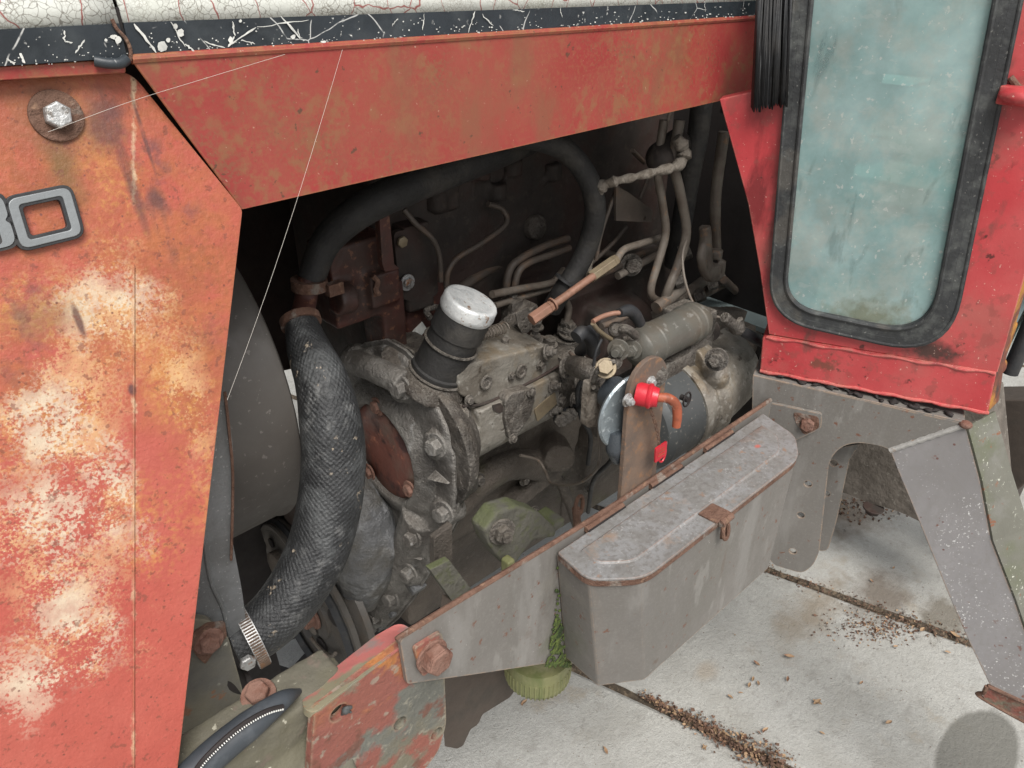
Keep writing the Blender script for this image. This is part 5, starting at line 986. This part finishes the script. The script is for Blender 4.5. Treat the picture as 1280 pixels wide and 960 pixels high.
for x, y, r in ((790,437,.010),(773,437,.011),(768,452,.008)):
    p = W(x,y,.60); bolt(p, V((-1,-.5,.2)), r, 'terminal_nut', m_sole if y < 440 else m_eng, sm_, h=.008, stud=.012)
# lugs and cables by the solenoid
cs = MB(); cs.box(W(788,425,.62), V((.02,.02,.012))); cs.tube([W(775,410,.61), W(785,412,.60), W(795,420,.60)], .007, 8); cs.tube([W(766,424,.62), W(778,432,.62), W(790,430,.61)], .008, 8); cs.ball(W(770,412,.62), .012); cs.build('terminal_lug', m_eng, T, cast=.0018, sm=2)
pipe('orange_cable', [(741,402,.62),(752,396,.62),(765,392,.615),(775,391,.61)], 3.2, m_copper, label='short stripped orange cable end')
pipe('orange_cable', [(741,404,.62),(747,412,.62),(757,420,.62),(764,424,.62)], 3, m_brass, label='bare ochre strand below the stripped cable')
pipe('cable_boot', [(774,391,.61),(786,388,.61),(794,394,.61),(800,404,.61)], [6,8,8,7], m_rub, label='black rubber boot over the solenoid cable', n=16)
pipe('black_cable', [(720,422,.64),(728,416,.64),(738,422,.64),(742,440,.65)], 9, m_rub, n=14)
pipe('black_cable', [(725,440,.68),(735,430,.66),(742,420,.66),(738,412,.66)], 8, m_rub, n=14)
pipe('thin_wire', [(752,424,.60),(745,440,.60),(742,460,.60),(744,470,.6)], 2, m_rub)
# big lug cable running down from the switch
b = MB(); b.tube([W(718,457,.68), W(735,463,.62), W(748,470,.59)], [.016,.017,.013], 14); b.build('cable_socket', m_eng, T)
b = MB(); b.plate(rnd(qd([(736,478),(750,476),(750,500),(747,532),(736,535),(732,532),(734,500)], .575), .004), V((0,.01,0))); b.build('taped_cable', m_rag, T, bev=.002)
pipe('loop_cable', [(742,476,.57),(748,462,.56),(758,454,.555),(768,452,.55)], 3.5, m_eng); pipe('loop_cable', [(742,484,.57),(752,490,.575),(760,500,.58),(756,512,.58)], 3, m_eng)
cs = MB(); cs.box(W(758,505,.60), V((.03,.03,.06)), Matrix.Rotation(.4,3,'Y')); cs.box(W(757,530,.60), V((.04,.02,.03)), Matrix.Rotation(-.4,3,'Y')); cs.tube([W(745,520,.60), W(760,540,.59), W(772,530,.58)], .010, 8); cs.build('clamp_block', m_sump, T, cast=.002, sm=2, sub=.003)
pipe('sheathed_wire', [(748,530,.585),(749,550,.585),(750,572,.585),(743,590,.60),(720,605,.65),(690,604,.72),(682,590,.76),(672,575,.78),(650,569,.79)], 2.0, m_pipe, label='thin grey wire drooping across the sump', n=8)
pipe('banjo_hose', [(697,526,.74),(705,520,.74),(716,512,.74),(730,508,.70)], [9,9,6,4], m_rub, n=12)
for x, y in ((702,525),(708,521),(714,517)): bolt(W(x,y,.725), V((-.8,-.6,.1)), .012, 'banjo_nut', m_eng, T, h=.006, wash=False)
# ================= isolator strap with key switch
YI = .497
b = MB(); sl_ = [W(779,614,YI), W(775,500,YI), W(774,488,YI)]; c = W(797,486,YI); rr_ = (W(820,470,YI).x-W(774,488,YI).x)/2
x0, x1 = W(778,600,YI).x-.002, W(822,574,YI).x-.002; zt_ = W(800,486,YI).z; rr_ = (x1-x0)/2
ps = [V((x1+.003,YI,BT-.02)), V((x1,YI,zt_))]+[V(((x0+x1)/2-.000+math.cos(a)*rr_, YI, zt_+math.sin(a)*rr_*.98)) for a in [k*math.pi/12 for k in range(1,12)]]+[V((x0,YI,zt_)), V((x0+.003,YI,BT-.02))]
b.plate(ps, V((0,.007,0))); iso = b.build('isolator_strap', m_rustb, T, bev=.0012, label='rusty upright steel strap with rounded top')
b = MB(); dc = W(789,515,YI+.016); b.lathe(dc, V((0.12,1,0)), [(0,.046),(.0,.052),(.003,.054),(.007,.052),(.012,.044)], 56); b.build('switch_disc', m_blue, iso, smooth=40, label='pale zinc coloured disc behind the strap')
b = MB(); b.cyl(dc+V((0.01,.01,0)), dc+V((0.02,.05,0)), .024, 24); b.build('switch_body', m_bluep, iso)
b = MB(); b.tube([W(770,540,.515), W(768,560,.515), W(772,575,.515)], [.009,.012,.008], 14); b.ball(W(772,562,.515), (.012,.010,.018)); b.build('switch_cover_flap', m_bluep, iso)
kp = W(797,492,YI); b = MB(); kd = V((.75,-1,.0)).normalized(); kd = V((.55,-1,-.05)).normalized()
b.lathe(kp, kd, [(-.002,.0145),(.003,.0150),(.012,.0148),(.014,.0162),(.017,.0162),(.019,.0135),(.026,.0120),(.0265,.005)], 40); b.build('red_key_boss', m_redp, iso, smooth=35, label='red plastic key boss')
kt = kp+kd*.024; b = MB(); b.tube([kt, kt+V((.010,-.010,-.001)), kt+V((.020,-.016,-.012)), kt+V((.023,-.018,-.030)), kt+V((.022,-.019,-.044))], [.0058,.0062,.0062,.0060,.0055], 18, 8); lev = b.build('key_lever', m_key, iso, label='bent orange brown key lever')
bolt(W(784,500,YI-.001), V((0,-1,0)), .0062, 'mount_screw', m_zinc, iso, h=.006, stud=.003); bolt(W(813,478,YI-.001), V((0,-1,0)), .0062, 'mount_screw', m_zinc, iso, h=.005)
bolt(W(821,470,.50), V((-.6,-1,.2)), .010, 'washer_nut', m_eng, iso, h=.004)
b = MB(); q0 = W(757,458,.55); qa = (V((.6,.45,-.6))).normalized(); b.hexa(q0, qa, .0105, .012); b.cyl(q0+qa*.012, q0+qa*.016, .014, 20); b.cyl(q0+qa*.016, q0+qa*.034, .011, 20); b.build('brass_nut', m_brass, iso, bev=.001)
# chain and tag hang from the lever
b = MB(); ch = [W(812,508,.484), W(816,520,.482), W(820,532,.480), W(823,545,.479), W(824,556,.479)]
tot = 11
for i in range(tot):
    t = i/(tot-1)*(len(ch)-1); k = min(int(t), len(ch)-2); p = ch[k]*(1-(t-k))+ch[k+1]*(t-k); e = V((1,0,.2)) if i % 2 else V((0,1,.2)); f = V((.15,0,-1)).normalized(); e = (e-f*e.dot(f)).normalized()
    b.loop([p+e*math.cos(a)*.0020+f*math.sin(a)*.0040 for a in [q_*math.pi/5 for q_ in range(10)]], .0006, 5)
hang = b.build('key_chain', m_rust, None); hang['label'] = 'fine rusty chain with a red tag hanging below the key lever'; hang['category'] = 'chain'
tg = W(826,564,.478); b = MB(); b.plate(rnd([tg+V((x,0,z)) for x, z in ((-.015,.012),(.009,.013),(.011,-.010),(-.013,-.012))], .002), V((0,-.0022,0))); b.build('red_tag', m_redp, hang, bev=.0005)
for k, z in enumerate((.006,.001,-.004)):
    b = MB(); b.box(tg+V((-.001,-.0024,z)), V((.014 if k else .009,.0004,.0012))); b.build('tag_line', m_key, hang)
b = MB(); b.loop([tg+V((.006+math.cos(a)*.0072,.001,-.008+math.sin(a)*.0125)) for a in [q_*math.pi/8 for q_ in range(16)]], .0014, 6); b.build('tag_loop', m_redp, hang)
# ================= hoses and pipes in the upper bay
pipe('upper_hose', [(700,150,.90),(628,184,.86),(560,213,.84),(505,236,.83),(450,264,.84),(408,302,.86),(388,350,.86)], [23,23,22,22,21,19,17], m_oldhose, label='thick black hose curving up under the hood', n=24)
c = W(386,356,.86); b = MB(); b.lathe(c-V((0,0,.006)), V((.1,0,1)), [(0,.021),(0,.0235),(.014,.0235),(.014,.021)], 32); b.box(c+V((.025,-.02,-.006)), V((.022,.012,.016))); b.build('rusty_clamp', m_rust, T, label='rusty hose clamp on the upright neck')
pipe('neck_pipe', [(386,350,.86),(381,380,.85),(376,410,.82)], [14,14,17], m_darkred, n=20)
b = MB(); c = W(377,406,.818); d_ = (W(376,402,.82)-W(386,436,.79)).normalized(); b.lathe(c, d_, [(0,.0225),(0,.0255),(.010,.0255),(.010,.0225)], 36); b.build('upper_hose_clamp', m_rust, T)
pipe('fuel_hose', [(640,170,.80),(680,176,.79),(712,192,.78),(736,226,.77),(744,262,.77),(737,300,.78),(722,335,.79),(704,362,.80),(690,385,.82)], 13.5, m_oldhose, label='black hose arching down to the pump', n=24)
c = W(709,350,.795); b = MB(); d_ = (W(704,362,.80)-W(722,335,.79)).normalized(); b.lathe(c, d_, [(0,.019),(0,.0215),(.004,.0215),(.004,.019)], 28); b.build('hose_clip', m_rub, T)
pipe('heater_hose', [(878,120,.80),(872,170,.80),(862,220,.80),(852,280,.80),(842,330,.82)], 13, m_oldhose, label='long straight black heater hose at the rear', n=20)
pipe('steel_pipe', [(830,150,.74),(824,190,.74),(822,215,.74),(829,260,.74),(832,292,.74),(822,330,.74),(814,358,.74),(816,372,.74),(830,378,.75)], 5.2, m_pipe, label='left of two upright brown steel pipes', n=14)
pipe('steel_pipe', [(850,150,.72),(842,200,.72),(850,240,.72),(858,290,.72),(848,330,.72),(836,360,.72),(828,384,.73)], 6.2, m_pipe, label='right of two upright brown steel pipes', n=14)
pipe('steel_pipe', [(905,165,.72),(900,200,.72),(895,240,.72),(894,275,.72),(895,318,.72)], 7, m_pipe, label='brown pipe against the red cab edge', n=14)
cs = MB(); cs.cyl(W(881,283,.71), W(884,335,.70), .011, 12); cs.cyl(W(895,312,.71), W(894,322,.71), .013, 12); cs.tube([W(880,300,.71), W(877,325,.70), W(884,345,.70), W(898,344,.70), W(902,325,.70)], .009, 10); cs.box(W(890,338,.70), V((.03,.02,.02))); cs.build('hose_joint', m_pipe, T, cast=.0022, sm=3, sub=.002, label='rusty brown clamped joint at the pipe foot')
pipe('wrapped_cable', [(735,345,.78),(744,290,.78),(748,240,.76),(765,228,.74),(790,222,.72),(822,214,.71),(848,206,.70),(856,190,.70),(845,172,.71)], [3,4,8,6,5,5.5,7,8,8], m_rag, label='cable wrapped in dirty pale cloth', n=14, fn=lambda t: 1+.22*math.sin(t*70)+.1*math.sin(t*133))
cs = MB(); cs.ball(W(828,197,.74), .028); cs.ball(W(845,180,.73), .024); cs.build('tape_lump', m_dark, T, cast=.004)
pipe('pale_wire', [(858,300,.71),(853,320,.70),(856,350,.68),(866,378,.66),(880,392,.63),(905,398,.60),(922,408,.58)], 1.7, m_pipe, label='thin pale wire hanging to the starter', n=8)
cs = MB(); cs.tube([W(905,396,.58), W(925,412,.57), W(950,424,.56)], .009, 12); cs.ball(W(921,409,.575), .014); cs.cyl(W(925,398,.57), W(928,410,.57), .005, 8); cs.build('cable_joint', m_eng, T, cast=.002, sm=2)
pipe('rear_cable', [(925,412,.57),(945,424,.56),(965,434,.57)], 6.5, m_rub, n=14)
cs = MB(); cs.box(W(905,402,.66), V((.10,.03,.05)), Matrix.Rotation(.3,3,'Y')); cs.box(W(915,420,.68), V((.14,.05,.06)), Matrix.Rotation(.35,3,'Y')); cs.build('drive_housing', m_sump, T, cast=.004, sm=4, sub=.002)
pipe('rod', [(838,140,.86),(826,180,.86),(800,248,.86)], 2.2, m_dpipe); pipe('rod', [(772,232,.80),(752,290,.80),(745,325,.80)], 2.6, m_dpipe); pipe('rod', [(783,283,.84),(765,305,.84),(738,330,.84)], 2.8, m_dpipe)
pipe('rod', [(790,188,.9),(805,203,.9)], 3, m_dpipe)
b = MB(); b.plate(rnd(qd([(770,232),(785,240),(816,263),(815,278),(770,276)], .79), .002), V((0,.004,0)), [circ(W(806,273,.79), V((0,1,0)), .004, 10)]); b.build('angle_plate', m_dpipe, T, bev=.0006, label='small dark triangular plate with a hole')
cl_ = pipe('copper_link', [(668,397,.76),(700,375,.755),(742,345,.75)], 5, m_copper, label='copper coloured link rod with a hexagon sleeve', n=14)
for a_, c_, r_ in (((664,400),(690,382),8.5),((738,347),(771,324),8)):
    b = MB(); p, q = W(*a_,.757), W(*c_,.752); b.hexa(p, q-p, M(p, r_), (q-p).length); b.build('link_sleeve', m_copper if r_ > 8 else m_brass, cl_, bev=.001)
b = MB(); p = W(690,381,.757); b.lathe(p, W(742,345,.75)-p, [(0,.011),(.003,.011)], 20); b.build('link_collar', m_copper, cl_)
pipe('grey_pipe', [(770,326,.752),(780,312,.76),(800,305,.77),(826,297,.78)], 4.6, m_pipe, label='bent bare pipe leaving the hexagon sleeve', n=12)
pipe('cross_pipe', [(615,368,.84),(650,361,.85),(688,354,.86),(698,345,.86),(704,338,.87)], 4.6, m_pipe, label='upper of two pale pipes right of the filler cap', n=12)
pipe('cross_pipe', [(618,382,.85),(650,372,.86),(690,360,.87)], 4.2, m_pipe, label='lower of two pale pipes right of the filler cap', n=12)
pipe('injector_pipe', [(505,262,.90),(520,280,.89),(540,298,.88),(549,320,.88),(551,352,.88)], 3.6, m_dpipe, n=10); pipe('injector_pipe', [(610,255,.90),(628,262,.90),(632,280,.89),(600,305,.88),(572,322,.88),(560,340,.88),(558,358,.88)], 3.6, m_dpipe, n=10)
pipe('injector_pipe', [(632,365,.88),(636,340,.88),(648,325,.88),(680,308,.88),(710,298,.88)], 5, m_dpipe, n=10); pipe('injector_pipe', [(642,365,.87),(648,340,.87),(662,328,.87),(690,318,.87),(712,310,.87)], 4.5, m_dpipe, n=10)
pipe('return_pipe', [(738,348,.80),(770,335,.81),(800,318,.82),(826,310,.83)], 4, m_dpipe, n=10); pipe('return_pipe', [(772,345,.80),(800,330,.80),(822,318,.80)], 5, m_pipe, n=10)
bolt(W(789,331,.80), V((-.6,-.8,.2)), .014, 'pipe_nut', m_eng, T, h=.014)
for x, y, x2, y2, r, Y in ((820,385,852,360,8,.72),(838,380,878,352,7,.74),(866,370,905,352,8,.76),(752,408,790,392,4,.7),(905,350,945,385,5,.74)):
    pipe('fuel_line', [(x,y,Y),((x+x2)/2,(y+y2)/2+1,Y),(x2,y2,Y)], r, m_pipe if r > 6 else m_dpipe, n=12)
for x, y, Y, r in ((843,352,.72,.013),(868,372,.73,.013),(884,358,.75,.012),(896,353,.76,.013),(850,318,.76,.015)): bolt(W(x,y,Y), V((.6,-.6,.4)), r, 'line_nut', m_eng, T, h=.02, wash=False)
# cylinder head detail
cs = MB()
for x, y, Y, sx, sz in ((510,330,.93,.05,.14),(560,300,.96,.12,.10),(640,290,.97,.14,.12),(700,270,.98,.10,.14),(600,240,.97,.20,.04),(655,235,.96,.05,.05),(585,225,.96,.04,.06),(545,240,.95,.05,.05),(700,230,.96,.04,.05)): cs.box(W(x,y,Y), V((sx,.06,sz)))
for x, y in ((560,235),(600,225),(640,220),(690,225),(620,250),(545,262)): cs.cyl(W(x,y,.93), W(x,y-22,.93), .018, 12)
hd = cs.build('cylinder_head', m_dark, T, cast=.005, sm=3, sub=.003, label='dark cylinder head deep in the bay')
b = MB(); c = W(671,284,.92); b.lathe(c, V((0,-1,.1)), [(-.01,.022),(.002,.022),(.006,.018),(.009,.0)], 28, cap=False); b.build('core_plug', m_sump, hd, smooth=60)
b = MB(); b.plate(rnd(qd([(492,290),(520,285),(545,300),(548,368),(520,380),(500,372)], .90), .01), V((0,.01,0))); bk_ = b.build('head_plate', m_dark, T, bev=.002)
bolt(W(502,302,.895), V((0,-1,0)), .009, 'bolt', m_brass, bk_, h=.005, wash=False); bolt(W(509,353,.895), V((0,-1,0)), .009, 'bolt', m_zinc, bk_, h=.005)
b = MB(); b.plate(qd([(474,268),(486,262),(493,330),(500,336),(482,340),(478,330)], .86), V((0,.012,0))); b.build('red_bracket', m_darkred, T, bev=.001, label='narrow dark red bracket')
cs = MB(); cs.box(W(440,345,.92), V((.10,.06,.12))); cs.cyl(W(418,375,.88), W(440,372,.88), .022, 16); cs.box(W(470,355,.90), V((.05,.05,.05))); cs.cyl(W(455,300,.93), W(455,330,.93), .04, 16); cs.box(W(480,400,.92), V((.04,.06,.14))); cs.box(W(520,395,.95), V((.08,.06,.14))); cs.build('water_pump', m_darkred, T, cast=.004, sm=4, sub=.002, label='dark red water pump body behind the hoses')
b = MB(); b.tube([W(466,345,.87), W(472,352,.868), W(470,362,.868), W(474,368,.868)], .004, 6); b.build('rust_mark', m_rust, T)
pipe('bracket_pipe', [(538,398,.90),(533,388,.90),(545,384,.90),(552,392,.88)], 4, m_eng)
# big dark housing under the pipes, between pump and starter
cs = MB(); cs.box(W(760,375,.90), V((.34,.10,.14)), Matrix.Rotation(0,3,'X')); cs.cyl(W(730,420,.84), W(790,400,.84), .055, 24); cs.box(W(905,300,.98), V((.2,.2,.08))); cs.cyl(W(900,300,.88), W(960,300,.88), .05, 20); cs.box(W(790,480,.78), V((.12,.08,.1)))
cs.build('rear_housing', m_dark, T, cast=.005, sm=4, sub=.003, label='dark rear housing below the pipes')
# ================= cobweb threads
for pts, lab in (([(428,62,.642),(405,140,.64),(375,238,.63),(340,345,.62),(310,430,.61),(284,500,.60)], 'long pale cobweb thread hanging across the hood and the bay'), ([(60,165,.615),(160,128,.62),(250,100,.635),(356,68,.645)], 'cobweb thread stretched across the side panel corner')):
    b = MB(); b.tube([W(*p) for p in pts], .00013, 5, 4); o = b.build('cobweb_thread', m_web, None); o['label'] = lab; o['category'] = 'cobweb'

# small fittings that crowd the engine side
for i, (x, y, Y, r, ax) in enumerate(((586,500,.752,.006,(0,-1,0)),(640,470,.752,.005,(0,-1,0)),(676,456,.752,.006,(0,-1,0)),(716,500,.74,.009,(.4,-1,.1)),(722,478,.745,.010,(.5,-1,.2)),(700,500,.745,.008,(.3,-1,0)),(668,640,.78,.008,(0,-1,.3)),(735,610,.83,.009,(0,-1,.2)),(598,600,.80,.009,(0,-1,.2)),(760,640,.84,.010,(0,-1,.2)),(575,640,.80,.007,(-.3,-1,.2)),(700,560,.82,.008,(0,-1,.2)),(655,600,.84,.008,(0,-1,.1)))):
    bolt(W(x,y,Y), V(ax), r, 'bolt', m_eng, T, h=r*.9, rot=i*.4)
pipe('leak_pipe', [(590,430,.80),(600,440,.79),(622,436,.785),(645,428,.79),(668,420,.80),(690,424,.80)], 2.2, m_pipe, n=8)
pipe('leak_pipe', [(712,440,.78),(722,452,.77),(724,470,.765),(716,486,.76)], 2.6, m_dpipe, n=8)
pipe('black_cable', [(730,470,.70),(722,490,.71),(726,520,.72),(738,545,.72),(735,580,.74)], 3.2, m_rub, n=10)
pipe('black_cable', [(770,545,.62),(764,575,.64),(742,600,.70),(735,640,.76)], 3.0, m_rub, n=10)
pipe('heater_pipe', [(560,375,.92),(590,350,.93),(630,330,.94),(690,322,.95),(760,318,.93),(800,345,.90)], 6, m_dpipe, n=12)
